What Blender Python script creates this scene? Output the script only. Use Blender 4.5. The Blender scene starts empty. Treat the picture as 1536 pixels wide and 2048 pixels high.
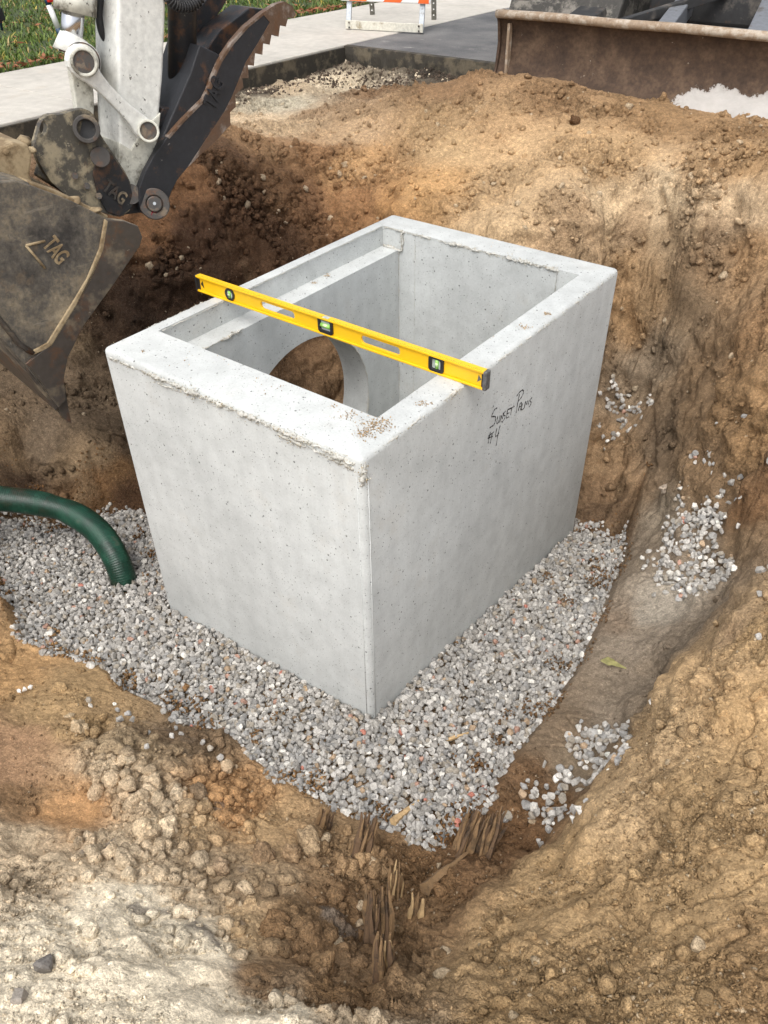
import bpy, bmesh, math, random
import numpy as np
from mathutils import Vector, Matrix

random.seed(7)
rng = np.random.default_rng(11)
scene = bpy.context.scene
COL = scene.collection
PI = math.pi

# ------------------------------------------------------------------ camera
CAM = np.array([1.0842, -1.3089, 1.1881])
PITCH, ROLL, YAW, FPX = 0.6745, -0.0169, -0.6607, 1613.8
_f = np.array([math.sin(YAW) * math.cos(PITCH), math.cos(YAW) * math.cos(PITCH), -math.sin(PITCH)])
_r = np.array([math.cos(YAW), -math.sin(YAW), 0.0])
_u = np.cross(_r, _f)
_c, _s = math.cos(ROLL), math.sin(ROLL)
R_ = np.array([_c * _r + _s * _u, -_s * _r + _c * _u, _f])
cam_data = bpy.data.cameras.new('camera')
cam = bpy.data.objects.new('camera', cam_data)
COL.objects.link(cam)
cam_data.sensor_fit = 'HORIZONTAL'
cam_data.sensor_width = 36.0
cam_data.lens = FPX / 1536 * 36.0
cam_data.clip_start = 0.02
cam_data.clip_end = 400.0
M3 = np.array([R_[0], R_[1], -R_[2]]).T
cam.matrix_world = Matrix([list(M3[i]) + [CAM[i]] for i in range(3)] + [[0, 0, 0, 1]])
scene.camera = cam

# ------------------------------------------------------------------ sky, sun, exposure (bright overcast)
SUN_EL, SUN_AZ = math.radians(58), math.radians(162)      # azimuth clockwise from +Y
world = bpy.data.worlds.new('World')
scene.world = world
world.use_nodes = True
wn, wl = world.node_tree.nodes, world.node_tree.links
wn.clear()
w_out = wn.new('ShaderNodeOutputWorld')
w_bg = wn.new('ShaderNodeBackground')
w_sky = wn.new('ShaderNodeTexSky')
w_hsv = wn.new('ShaderNodeHueSaturation')
w_sky.sky_type = 'NISHITA'
w_sky.sun_disc = False
w_sky.sun_elevation = SUN_EL
w_sky.sun_rotation = SUN_AZ
w_sky.dust_density = 4.0
w_hsv.inputs['Saturation'].default_value = 0.22            # grey cloud cover
wl.new(w_sky.outputs[0], w_hsv.inputs['Color'])
wl.new(w_hsv.outputs[0], w_bg.inputs['Color'])
w_bg.inputs['Strength'].default_value = 0.15
wl.new(w_bg.outputs[0], w_out.inputs[0])
sun_data = bpy.data.lights.new('sun', 'SUN')
sun_data.energy = 1.0
sun_data.angle = math.radians(40)
sun_data.color = (1.0, 0.96, 0.9)
sun = bpy.data.objects.new('sun', sun_data)
COL.objects.link(sun)
_sd = Vector((math.sin(SUN_AZ) * math.cos(SUN_EL), math.cos(SUN_AZ) * math.cos(SUN_EL), math.sin(SUN_EL)))
sun.rotation_euler = _sd.to_track_quat('Z', 'Y').to_euler()
sun.location = (0, 0, 8)
scene.view_settings.view_transform = 'Standard'
scene.view_settings.look = 'None'
scene.view_settings.gamma = 1.0
scene.view_settings.use_curve_mapping = False
scene.view_settings.exposure = 0.66
scene.render.engine = 'CYCLES'
scene.cycles.use_denoising = True
scene.cycles.use_adaptive_sampling = True
scene.cycles.adaptive_threshold = 0.025
scene.cycles.max_bounces = 6
scene.cycles.diffuse_bounces = 3
scene.cycles.glossy_bounces = 3
scene.cycles.transmission_bounces = 4

# ------------------------------------------------------------------ surveying helpers
def ray(px, py):
    d = np.array([(px - 768) / FPX, (1024 - py) / FPX, 1.0]) @ R_
    return d
def atz(px, py, z):
    d = ray(px, py); return CAM + d * ((z - CAM[2]) / d[2])
def atx(px, py, x):
    d = ray(px, py); return CAM + d * ((x - CAM[0]) / d[0])
def aty(px, py, y):
    d = ray(px, py); return CAM + d * ((y - CAM[1]) / d[1])
def atplane(px, py, p0, n):
    d = ray(px, py); return CAM + d * (np.dot(np.array(p0) - CAM, n) / np.dot(d, n))

# ------------------------------------------------------------------ noise
_perm = rng.permutation(256).astype(np.int32)
_grad = rng.normal(size=(256, 3)).astype(np.float32)
_grad /= np.linalg.norm(_grad, axis=1)[:, None]
_feat = rng.random((256, 3)).astype(np.float32)
def _h(ix, iy, iz):
    return _perm[(_perm[(_perm[ix & 255] + iy) & 255] + iz) & 255]
def perlin(P):
    P = P.astype(np.float32)
    i = np.floor(P).astype(np.int32); f = P - i
    u = f * f * f * (f * (f * 6 - 15) + 10)
    out = np.zeros(len(P), np.float32)
    for dx in (0, 1):
        wx = u[:, 0] if dx else 1 - u[:, 0]
        for dy in (0, 1):
            wy = u[:, 1] if dy else 1 - u[:, 1]
            for dz in (0, 1):
                wz = u[:, 2] if dz else 1 - u[:, 2]
                g = _grad[_h(i[:, 0] + dx, i[:, 1] + dy, i[:, 2] + dz)]
                d = g[:, 0] * (f[:, 0] - dx) + g[:, 1] * (f[:, 1] - dy) + g[:, 2] * (f[:, 2] - dz)
                out += wx * wy * wz * d
    return out * 1.6
def fbm(P, o=4, g=0.5, l=2.03):
    a, s, out = 1.0, 1.0, 0
    for k in range(o):
        out = out + a * perlin(P * s + 17.3 * k); a *= g; s *= l
    return out
def worley(P):
    P = P.astype(np.float32)
    i = np.floor(P).astype(np.int32); f = P - i
    best = np.full(len(P), 9.0, np.float32); cid = np.zeros(len(P), np.int32)
    for dx in (-1, 0, 1):
        for dy in (-1, 0, 1):
            for dz in (-1, 0, 1):
                h = _h(i[:, 0] + dx, i[:, 1] + dy, i[:, 2] + dz)
                q = _feat[h]
                d = (q[:, 0] + dx - f[:, 0]) ** 2 + (q[:, 1] + dy - f[:, 1]) ** 2 + (q[:, 2] + dz - f[:, 2]) ** 2
                m = d < best
                best[m] = d[m]; cid[m] = h[m]
    return np.sqrt(best), cid
def sstep(a, b, x):
    t = np.clip((x - a) / (b - a), 0, 1); return t * t * (3 - 2 * t)
def lin(c):
    c = np.asarray(c, float) / 255.0
    return np.where(c <= 0.04045, c / 12.92, ((c + 0.055) / 1.055) ** 2.4)

# ------------------------------------------------------------------ materials
def new_mat(name):
    m = bpy.data.materials.new(name); m.use_nodes = True
    nt = m.node_tree
    return m, nt, nt.nodes, nt.links, nt.nodes['Principled BSDF']
def N(nt, t, **kw):
    n = nt.nodes.new(t)
    for k, v in kw.items():
        if k in n.inputs: n.inputs[k].default_value = v
        else: setattr(n, k, v)
    return n
def ramp(nt, fac, stops):
    r = nt.nodes.new('ShaderNodeValToRGB')
    while len(r.color_ramp.elements) < len(stops): r.color_ramp.elements.new(0.5)
    for e, (p, c) in zip(r.color_ramp.elements, stops):
        e.position = p; e.color = (c[0], c[1], c[2], 1) if hasattr(c, '__len__') else (c, c, c, 1)
    nt.links.new(fac, r.inputs[0]); return r
def mixc(nt, fac, a, b, mode='MIX'):
    n = nt.nodes.new('ShaderNodeMix'); n.data_type = 'RGBA'; n.blend_type = mode
    for sock, v in ((n.inputs[0], fac), (n.inputs[6], a), (n.inputs[7], b)):
        if hasattr(v, 'links'): nt.links.new(v, sock)
        elif hasattr(v, '__len__'): sock.default_value = (v[0], v[1], v[2], 1)
        else: sock.default_value = v
    return n.outputs[2]
def obj_co(nt):
    g = nt.nodes.new('ShaderNodeNewGeometry'); return g.outputs['Position']
def noise(nt, co, scale, detail=4, rough=0.55, stretch=None):
    if stretch:
        mp = nt.nodes.new('ShaderNodeMapping'); mp.inputs['Scale'].default_value = stretch
        nt.links.new(co, mp.inputs[0]); co = mp.outputs[0]
    n = N(nt, 'ShaderNodeTexNoise', Scale=scale, Detail=detail, Roughness=rough)
    nt.links.new(co, n.inputs['Vector']); return n.outputs['Fac']
def bump(nt, h, strength, dist, prev=None):
    b = N(nt, 'ShaderNodeBump', Strength=strength, Distance=dist)
    nt.links.new(h, b.inputs['Height'])
    if prev is not None: nt.links.new(prev, b.inputs['Normal'])
    return b.outputs[0]

def mat_soil(name='soil'):
    m, nt, n, l, bs = new_mat(name)
    at = nt.nodes.new('ShaderNodeAttribute'); at.attribute_name = 'soil_color'
    co = obj_co(nt)
    wv = N(nt, 'ShaderNodeTexNoise', Scale=45, Detail=2); nt.links.new(co, wv.inputs['Vector'])
    wob = nt.nodes.new('ShaderNodeVectorMath'); wob.operation = 'MULTIPLY_ADD'
    nt.links.new(wv.outputs['Color'], wob.inputs[0]); wob.inputs[1].default_value = (.016, .016, .016); nt.links.new(co, wob.inputs[2])
    f1 = noise(nt, co, 240, 3, .65); f2 = noise(nt, co, 42, 5, .68); f3 = noise(nt, co, 620, 2); f0 = noise(nt, co, 7, 5, .65)
    g1 = N(nt, 'ShaderNodeTexVoronoi', Scale=85.0); nt.links.new(wob.outputs[0], g1.inputs['Vector'])
    g2 = N(nt, 'ShaderNodeTexVoronoi', Scale=210.0); nt.links.new(wob.outputs[0], g2.inputs['Vector'])
    def sep(v):
        q = nt.nodes.new('ShaderNodeSeparateColor'); nt.links.new(v.outputs['Color'], q.inputs[0]); return q.outputs[0]
    mul = lambda c, fac, stops: mixc(nt, 1.0, c, ramp(nt, fac, stops).outputs[0], 'MULTIPLY')
    c = mul(at.outputs['Color'], f1, [(0.25, 0.70), (0.5, 1.0), (0.78, 1.22)])
    c = mul(c, f2, [(0.3, 0.76), (0.5, 1.0), (0.7, 1.14)])
    c = mul(c, f0, [(0.3, 0.86), (0.7, 1.10)])
    c = mul(c, sep(g1), [(0.0, 0.84), (1.0, 1.14)])
    c = mul(c, sep(g2), [(0.0, 0.80), (0.9, 1.12), (1.0, 1.35)])
    c = mixc(nt, ramp(nt, f3, [(0.64, 0.0), (0.72, 0.45)]).outputs[0], c, (0.60, 0.50, 0.38))
    l.new(c, bs.inputs['Base Color'])
    bs.inputs['Roughness'].default_value = 0.95
    bs.inputs['Specular IOR Level'].default_value = 0.15
    cl = N(nt, 'ShaderNodeMapRange'); nt.links.new(at.outputs['Alpha'], cl.inputs[0])
    cl.inputs[1].default_value = .05; cl.inputs[2].default_value = .8; cl.inputs[3].default_value = .12; cl.inputs[4].default_value = 1.0
    def scaled(h):
        q = nt.nodes.new('ShaderNodeMath'); q.operation = 'MULTIPLY'; nt.links.new(h, q.inputs[0]); nt.links.new(cl.outputs[0], q.inputs[1]); return q.outputs[0]
    inv = lambda v: ramp(nt, v.outputs['Distance'], [(0.0, 1.0), (0.75, 0.0)]).outputs[0]
    b = bump(nt, scaled(f2), 1.0, 0.018); b = bump(nt, scaled(inv(g1)), 0.5, 0.006, b); b = bump(nt, scaled(inv(g2)), 0.6, 0.0030, b); b = bump(nt, f1, 0.7, 0.0035, b)
    l.new(b, bs.inputs['Normal'])
    return m
def mat_stone(name='gravel_stone'):
    m, nt, n, l, bs = new_mat(name)
    at = nt.nodes.new('ShaderNodeAttribute'); at.attribute_name = 'soil_color'
    co = obj_co(nt)
    f1 = noise(nt, co, 190, 4); f2 = noise(nt, co, 600, 2)
    c = mixc(nt, 1.0, at.outputs['Color'], ramp(nt, f1, [(0.3, 0.68), (0.5, 1.0), (0.72, 1.25)]).outputs[0], 'MULTIPLY')
    l.new(c, bs.inputs['Base Color'])
    bs.inputs['Roughness'].default_value = 0.75
    bs.inputs['Specular IOR Level'].default_value = 0.3
    b = bump(nt, f1, 0.4, 0.004); b = bump(nt, f2, 0.3, 0.001, b)
    l.new(b, bs.inputs['Normal'])
    return m
def mat_concrete(name, base, rough_surface=False, holes=True, stain=0.35):
    m, nt, n, l, bs = new_mat(name)
    co = obj_co(nt)
    big = noise(nt, co, 2.2, 5, 0.6); mid = noise(nt, co, 14, 5, 0.6); fine = noise(nt, co, 160, 3)
    streak = noise(nt, co, 22, 5, 0.7, (1.0, 1.0, 0.06))
    c = ramp(nt, big, [(0.3, [v * 0.86 for v in base]), (0.55, base), (0.75, [v * 1.08 for v in base])]).outputs[0]
    c = mixc(nt, 1.0, c, ramp(nt, mid, [(0.3, 0.9), (0.62, 1.05)]).outputs[0], 'MULTIPLY')
    c = mixc(nt, 1.0, c, ramp(nt, streak, [(0.3, 0.96), (0.6, 1.02)]).outputs[0], 'MULTIPLY')
    c = mixc(nt, 1.0, c, ramp(nt, fine, [(0.3, 0.93), (0.7, 1.05)]).outputs[0], 'MULTIPLY')
    warm = noise(nt, co, 4.5, 6, 0.65)
    c = mixc(nt, ramp(nt, warm, [(0.58, 0.0), (0.75, stain)]).outputs[0], c, (0.42, 0.33, 0.22))
    h = fine
    b = bump(nt, mid, 0.25, 0.004); b = bump(nt, fine, 0.6 if rough_surface else 0.25, 0.002, b)
    if holes:
        for sc, th, sel in ((30, 0.115, 0.45), (62, 0.15, 0.50), (110, 0.17, 0.45)):
            v = N(nt, 'ShaderNodeTexVoronoi', Scale=sc); nt.links.new(co, v.inputs['Vector'])
            mask = ramp(nt, v.outputs['Distance'], [(th * 0.6, 1.0), (th, 0.0)]).outputs[0]
            ch = nt.nodes.new('ShaderNodeSeparateColor'); nt.links.new(v.outputs['Color'], ch.inputs[0])
            pick = ramp(nt, ch.outputs[0], [(sel, 0.0), (sel + 0.03, 1.0)]).outputs[0]
            mm = nt.nodes.new('ShaderNodeMath'); mm.operation = 'MULTIPLY'
            nt.links.new(mask, mm.inputs[0]); nt.links.new(pick, mm.inputs[1])
            c = mixc(nt, mm.outputs[0], c, [v_ * 0.30 for v_ in base])
            inv = nt.nodes.new('ShaderNodeMath'); inv.operation = 'SUBTRACT'; inv.inputs[0].default_value = 1
            nt.links.new(mm.outputs[0], inv.inputs[1]); b = bump(nt, inv.outputs[0], 0.6, 0.003, b)
    l.new(c, bs.inputs['Base Color'])
    bs.inputs['Roughness'].default_value = 0.85
    bs.inputs['Specular IOR Level'].default_value = 0.25
    l.new(b, bs.inputs['Normal'])
    return m
def mat_metal(name, base, dirt=(0.2, 0.15, 0.1), amount=0.5, rust=0.0, rough=0.5, scale=9.0, metallic=0.0, chips=0.0, chip_col=(0.5, 0.48, 0.44)):
    m, nt, n, l, bs = new_mat(name)
    co = obj_co(nt)
    n1 = noise(nt, co, scale, 7, 0.68); n2 = noise(nt, co, scale * 7, 5, 0.6); n3 = noise(nt, co, scale * 2.1, 6, 0.7)
    c = mixc(nt, 1.0, base, ramp(nt, n2, [(0.3, 0.82), (0.7, 1.15)]).outputs[0], 'MULTIPLY')
    if rust: c = mixc(nt, ramp(nt, n3, [(0.62 - rust * 0.3, 0.0), (0.74 - rust * 0.2, 0.85)]).outputs[0], c, (0.12, 0.055, 0.025))
    lo = 0.72 - amount * 0.4
    c = mixc(nt, ramp(nt, n1, [(lo, 0.0), (lo + 0.10, 0.9)]).outputs[0], c, mixc(nt, n2, [d * 0.7 for d in dirt], [min(1, d * 1.3) for d in dirt]))
    if chips:
        v = noise(nt, co, 34, 6, 0.75)
        c = mixc(nt, ramp(nt, v, [(0.70 - chips * 0.15, 0.0), (0.73 - chips * 0.15, 0.9)]).outputs[0], c, chip_col)
    l.new(c, bs.inputs['Base Color'])
    rr = ramp(nt, n1, [(lo, rough), (lo + 0.12, 0.92)]); l.new(rr.outputs[0], bs.inputs['Roughness'])
    bs.inputs['Metallic'].default_value = metallic
    b = bump(nt, n1, 0.35, 0.006); b = bump(nt, n2, 0.3, 0.002, b)
    l.new(b, bs.inputs['Normal'])
    return m
def mat_plain(name, base, rough=0.5, metallic=0.0, spec=0.5, var=0.1, scale=40):
    m, nt, n, l, bs = new_mat(name)
    co = obj_co(nt); f = noise(nt, co, scale, 4)
    c = mixc(nt, 1.0, base, ramp(nt, f, [(0.3, 1 - var), (0.7, 1 + var)]).outputs[0], 'MULTIPLY')
    l.new(c, bs.inputs['Base Color'])
    bs.inputs['Roughness'].default_value = rough; bs.inputs['Metallic'].default_value = metallic
    bs.inputs['Specular IOR Level'].default_value = spec
    return m

M = {}
M['soil'] = mat_soil()
M['stone'] = mat_stone()
M['concrete'] = mat_concrete('precast_concrete', (0.53, 0.545, 0.535), stain=0.16)
M['rough_concrete'] = mat_concrete('rough_concrete', (0.52, 0.51, 0.47), True, False, 0.5)
M['sidewalk'] = mat_concrete('sidewalk_concrete', (0.50, 0.47, 0.42), True, False, 0.25)
M['cut_edge'] = mat_metal('stained_slab_edge', (0.11, 0.09, 0.06), (0.03, 0.026, 0.02), 0.75, rough=0.9, scale=7)
M['white_paint'] = mat_metal('white_machine_paint', (0.74, 0.74, 0.70), (0.28, 0.24, 0.18), 0.27, rough=0.4, scale=6, chips=0.55, chip_col=(0.07, 0.06, 0.05))
M['dirty_white'] = mat_metal('dirty_white_paint', (0.56, 0.55, 0.48), (0.10, 0.085, 0.06), 0.50, rough=0.55, scale=7, chips=0.6, chip_col=(0.05, 0.04, 0.03))
M['black_steel'] = mat_metal('black_steel', (0.018, 0.019, 0.022), (0.14, 0.105, 0.07), 0.22, 0.35, 0.45, 7, chips=0.25, chip_col=(0.30, 0.28, 0.25))
M['thumb_steel'] = mat_metal('thumb_steel', (0.020, 0.021, 0.025), (0.13, 0.10, 0.07), 0.10, 0.15, 0.5, 6, chips=0.12, chip_col=(0.3, 0.28, 0.25))
M['rust_steel'] = mat_metal('worn_rusty_steel', (0.11, 0.065, 0.04), (0.25, 0.21, 0.18), 0.5, 0.4, 0.5, 12)
M['muddy_steel'] = mat_metal('muddy_steel', (0.045, 0.04, 0.036), (0.30, 0.235, 0.15), 0.50, 0.3, 0.6, 5, chips=0.3, chip_col=(0.33, 0.28, 0.2))
M['mud_coat'] = mat_metal('mud_coated_steel', (0.075, 0.068, 0.055), (0.33, 0.28, 0.19), 0.58, 0.1, 0.75, 11, chips=0.4, chip_col=(0.40, 0.35, 0.26))
M['bucket_side'] = mat_metal('bucket_steel', (0.050, 0.044, 0.038), (0.25, 0.19, 0.115), 0.60, 0.25, 0.5, 4.2, chips=0.35, chip_col=(0.30, 0.26, 0.19))
def mat_scraped():
    m, nt, n, l, bs = new_mat('bucket_steel')
    co = obj_co(nt)
    n1 = noise(nt, co, 4.5, 12, 0.78); n2 = noise(nt, co, 70, 5, .65); n3 = noise(nt, co, 11, 8, .75)
    sc = noise(nt, co, 26, 6, .7, (1.0, .18, 1.0)); sk = noise(nt, co, 55, 5, .7, (1.0, 1.0, .14))
    c = ramp(nt, n1, [(0.36, (0.035, 0.032, 0.030)), (0.46, (0.095, 0.084, 0.070)), (0.54, (0.18, 0.15, 0.108)), (0.66, (0.32, 0.26, 0.175))]).outputs[0]
    c = mixc(nt, 1.0, c, ramp(nt, n2, [(0.3, 0.72), (0.7, 1.3)]).outputs[0], 'MULTIPLY')
    c = mixc(nt, ramp(nt, n3, [(0.55, 0.0), (0.72, 0.7)]).outputs[0], c, (0.20, 0.14, 0.085))
    c = mixc(nt, ramp(nt, sc, [(0.62, 0.0), (0.70, 0.55)]).outputs[0], c, (0.28, 0.245, 0.19))
    c = mixc(nt, ramp(nt, sk, [(0.66, 0.0), (0.72, 0.6)]).outputs[0], c, (0.33, 0.30, 0.25))
    l.new(c, bs.inputs['Base Color'])
    l.new(ramp(nt, n1, [(0.4, 0.45), (0.6, 0.85)]).outputs[0], bs.inputs['Roughness'])
    l.new(bump(nt, n2, 0.35, 0.002, bump(nt, n1, 0.4, 0.006)), bs.inputs['Normal'])
    return m
M['bucket_side'] = mat_scraped()
M['bucket_edge'] = mat_metal('scraped_steel', (0.06, 0.05, 0.042), (0.17, 0.135, 0.09), 0.45, 0.3, 0.42, 6, chips=0.3, chip_col=(0.3, 0.27, 0.22))
M['clay_rib'] = mat_metal('clay_smeared_steel', (0.20, 0.14, 0.075), (0.36, 0.28, 0.17), 0.7, 0, 0.85, 9)
M['chrome'] = mat_plain('chrome_rod', (0.62, 0.63, 0.66), 0.16, 1.0, var=0.05)
M['pin'] = mat_metal('pin_steel', (0.05, 0.045, 0.04), (0.18, 0.14, 0.1), 0.45, 0.4, 0.45, 20)
M['red_mark'] = mat_plain('red_paint_mark', (0.22, 0.01, 0.03), 0.6)
M['rubber'] = mat_plain('black_rubber', (0.015, 0.015, 0.017), 0.55, var=0.2)
M['yellow'] = mat_plain('yellow_enamel', (0.86, 0.50, 0.012), 0.38, var=0.04, scale=12)
M['yellow_print'] = None
M['black_plastic'] = mat_plain('black_plastic', (0.018, 0.018, 0.020), 0.45, var=0.15)
M['grey_plastic'] = mat_plain('scuffed_grey_plastic', (0.10, 0.10, 0.10), 0.7, var=0.4, scale=90)
M['ink'] = mat_plain('black_marker_ink', (0.012, 0.011, 0.012), 0.7, var=0.1)
M['orange'] = mat_plain('orange_sheeting', (0.78, 0.13, 0.02), 0.4)
M['white_sheet'] = mat_plain('white_sheeting', (0.78, 0.78, 0.76), 0.4, var=0.04)
M['galv'] = mat_metal('galvanised_steel', (0.42, 0.45, 0.48), (0.26, 0.24, 0.21), 0.3, 0, 0.45, 14, 0.3)
M['galv_dark'] = mat_metal('weathered_leg_steel', (0.17, 0.165, 0.14), (0.09, 0.08, 0.06), 0.5, 0.1, 0.6, 14)
M['off_white'] = mat_metal('off_white_bar', (0.60, 0.58, 0.50), (0.28, 0.23, 0.15), 0.35, 0, 0.6, 8)
M['grey_paint'] = mat_metal('blue_grey_paint', (0.17, 0.18, 0.20), (0.10, 0.09, 0.08), 0.4, 0.1, 0.5, 6, chips=0.2)
M['dark_frame'] = mat_metal('dark_undercarriage', (0.03, 0.03, 0.031), (0.13, 0.115, 0.10), 0.45, 0.1, 0.6, 6)
M['track'] = mat_metal('dusty_track_rubber', (0.06, 0.056, 0.05), (0.24, 0.22, 0.19), 0.55, 0, 0.8, 9)
M['tripod_red'] = mat_plain('red_plastic', (0.55, 0.02, 0.012), 0.4)
M['tripod_blue'] = mat_plain('navy_plastic', (0.02, 0.05, 0.10), 0.5)
M['leaf_litter'] = mat_plain('dry_leaf', (0.26, 0.10, 0.045), 0.8, var=0.4)
M['wood'] = mat_metal('splintered_wood', (0.22, 0.135, 0.065), (0.10, 0.065, 0.035), 0.5, 0, 0.85, 30)
M['dark_wood'] = mat_metal('rotten_wood', (0.13, 0.078, 0.042), (0.055, 0.037, 0.024), 0.5, 0, 0.9, 30)
M['pale_wood'] = mat_plain('fresh_pale_wood', (0.48, 0.33, 0.17), 0.8, var=0.25, scale=80)
M['yellow_leaf'] = mat_plain('yellow_leaf', (0.30, 0.28, 0.11), 0.6, var=0.3, scale=60)

# blade: brown dried mud with white lime smear low on the right
def mat_blade():
    m, nt, n, l, bs = new_mat('muddy_blade')
    co = obj_co(nt)
    n1 = noise(nt, co, 7, 7, 0.7); n2 = noise(nt, co, 60, 4); n3 = noise(nt, co, 11, 8, 0.8, (1, 1, 0.4))
    c = ramp(nt, n1, [(0.3, (0.035, 0.020, 0.012)), (0.5, (0.068, 0.040, 0.024)), (0.72, (0.14, 0.09, 0.055))]).outputs[0]
    c = mixc(nt, 1.0, c, ramp(nt, n2, [(0.3, 0.75), (0.7, 1.25)]).outputs[0], 'MULTIPLY')
    c = mixc(nt, ramp(nt, noise(nt, co, 26, 6, 0.7), [(0.66, 0), (0.70, 0.8)]).outputs[0], c, (0.36, 0.31, 0.25))
    sp = nt.nodes.new('ShaderNodeSeparateXYZ'); nt.links.new(co, sp.inputs[0])
    def mr(s, a, b):
        r = N(nt, 'ShaderNodeMapRange'); nt.links.new(s, r.inputs[0])
        r.inputs[1].default_value = a; r.inputs[2].default_value = b; return r.outputs[0]
    low = mr(sp.outputs['Z'], 0.43, 0.23); right = mr(sp.outputs['X'], -0.90, -0.30)
    a = nt.nodes.new('ShaderNodeMath'); a.operation = 'MULTIPLY'; nt.links.new(low, a.inputs[0]); nt.links.new(right, a.inputs[1])
    b_ = nt.nodes.new('ShaderNodeMath'); b_.operation = 'ADD'; nt.links.new(a.outputs[0], b_.inputs[0]); nt.links.new(noise(nt, co, 6.5, 10, 0.72), b_.inputs[1])
    hf = nt.nodes.new('ShaderNodeMath'); hf.operation = 'MULTIPLY'; hf.inputs[1].default_value = .5; nt.links.new(b_.outputs[0], hf.inputs[0])
    c = mixc(nt, ramp(nt, hf.outputs[0], [(.575, 0.0), (.59, .75), (.64, .9)]).outputs[0], c, mixc(nt, noise(nt, co, 9, 5, .6), (0.34, 0.32, 0.30), (0.64, 0.62, 0.59)))
    l.new(c, bs.inputs['Base Color']); bs.inputs['Roughness'].default_value = 0.8
    l.new(bump(nt, n2, 0.4, 0.003, bump(nt, n1, 0.5, 0.01)), bs.inputs['Normal'])
    return m
M['blade'] = mat_blade()
M['blade_lip'] = mat_metal('scuffed_blade_lip', (0.30, 0.22, 0.15), (0.46, 0.40, 0.33), 0.6, 0.1, 0.6, 14)

def mat_asphalt():
    m, nt, n, l, bs = new_mat('asphalt')
    co = obj_co(nt)
    n1 = noise(nt, co, 2.0, 5, 0.6); n2 = noise(nt, co, 130, 3, 0.6); n3 = noise(nt, co, 3.4, 7, 0.75, (1.0, 2.2, 1.0))
    c = ramp(nt, n1, [(0.35, (0.075, 0.076, 0.08)), (0.65, (0.17, 0.165, 0.16))]).outputs[0]
    c = mixc(nt, 1.0, c, ramp(nt, n2, [(0.3, 0.6), (0.7, 1.4)]).outputs[0], 'MULTIPLY')
    c = mixc(nt, ramp(nt, n3, [(0.60, 0.0), (0.70, 0.7)]).outputs[0], c, (0.42, 0.40, 0.37))
    l.new(c, bs.inputs['Base Color']); bs.inputs['Roughness'].default_value = 0.9
    l.new(bump(nt, n2, 0.7, 0.006), bs.inputs['Normal'])
    return m
M['asphalt'] = mat_asphalt()
def mat_lawn():
    m, nt, n, l, bs = new_mat('lawn_soil')
    co = obj_co(nt); n1 = noise(nt, co, 6, 6, 0.65)
    c = ramp(nt, n1, [(0.35, (0.03, 0.045, 0.015)), (0.55, (0.05, 0.07, 0.02)), (0.7, (0.11, 0.085, 0.04))]).outputs[0]
    l.new(c, bs.inputs['Base Color']); bs.inputs['Roughness'].default_value = 1.0
    return m
M['lawn'] = mat_lawn()
def mat_grass():
    m, nt, n, l, bs = new_mat('grass_blade')
    at = nt.nodes.new('ShaderNodeAttribute'); at.attribute_name = 'soil_color'
    l.new(at.outputs['Color'], bs.inputs['Base Color']); bs.inputs['Roughness'].default_value = 0.6
    return m
M['grass'] = mat_grass()
def mat_hose():
    m, nt, n, l, bs = new_mat('green_suction_hose')
    co = obj_co(nt); n1 = noise(nt, co, 7, 6, 0.65); n2 = noise(nt, co, 60, 3)
    c = ramp(nt, n1, [(0.32, (0.03, 0.028, 0.018)), (0.45, (0.005, 0.030, 0.018)), (0.58, (0.008, 0.058, 0.034)), (0.68, (0.07, 0.085, 0.06))]).outputs[0]
    l.new(c, bs.inputs['Base Color'])
    l.new(ramp(nt, n1, [(0.4, 0.35), (0.7, 0.7)]).outputs[0], bs.inputs['Roughness'])
    l.new(bump(nt, n2, 0.2, 0.002), bs.inputs['Normal'])
    return m
M['hose'] = mat_hose()
def mat_glass():
    m, nt, n, l, bs = new_mat('vial_glass')
    bs.inputs['Base Color'].default_value = (0.62, 0.9, 0.45, 1); bs.inputs['Roughness'].default_value = 0.15
    bs.inputs['Specular IOR Level'].default_value = 0.7
    return m
M['vial_green'] = mat_plain('green_vial_fluid', (0.30, 0.62, 0.12), 0.15, var=0.1)
M['vial_clear'] = mat_plain('clear_vial_block', (0.42, 0.46, 0.43), 0.12, var=0.2)
M['bubble'] = mat_plain('vial_bubble', (0.62, 0.80, 0.42), 0.1, var=0.05)

# ------------------------------------------------------------------ object helpers
ORG = {}
def tag(o, label=None, cat=None, group=None, kind=None):
    if label: o['label'] = label
    if cat: o['category'] = cat
    if group: o['group'] = group
    if kind: o['kind'] = kind
    return o
def empty(name, loc):
    o = bpy.data.objects.new(name, None); COL.objects.link(o)
    o.empty_display_size = 0.05
    o.location = loc; ORG[o.name] = np.array(loc, float); return o
def link(name, me, mat, parent=None, org=None):
    """me has WORLD coordinates; they are moved to the owner's origin"""
    if parent is not None: og = ORG[parent.name]
    else: og = np.array(org if org is not None else (0, 0, 0), float)
    if np.any(og != 0): me.transform(Matrix.Translation(Vector(-og)))
    o = bpy.data.objects.new(name, me); COL.objects.link(o)
    if mat is not None: me.materials.append(M[mat] if isinstance(mat, str) else mat)
    if parent is not None: o.parent = parent
    else: o.location = og
    ORG[o.name] = og
    return o
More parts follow.
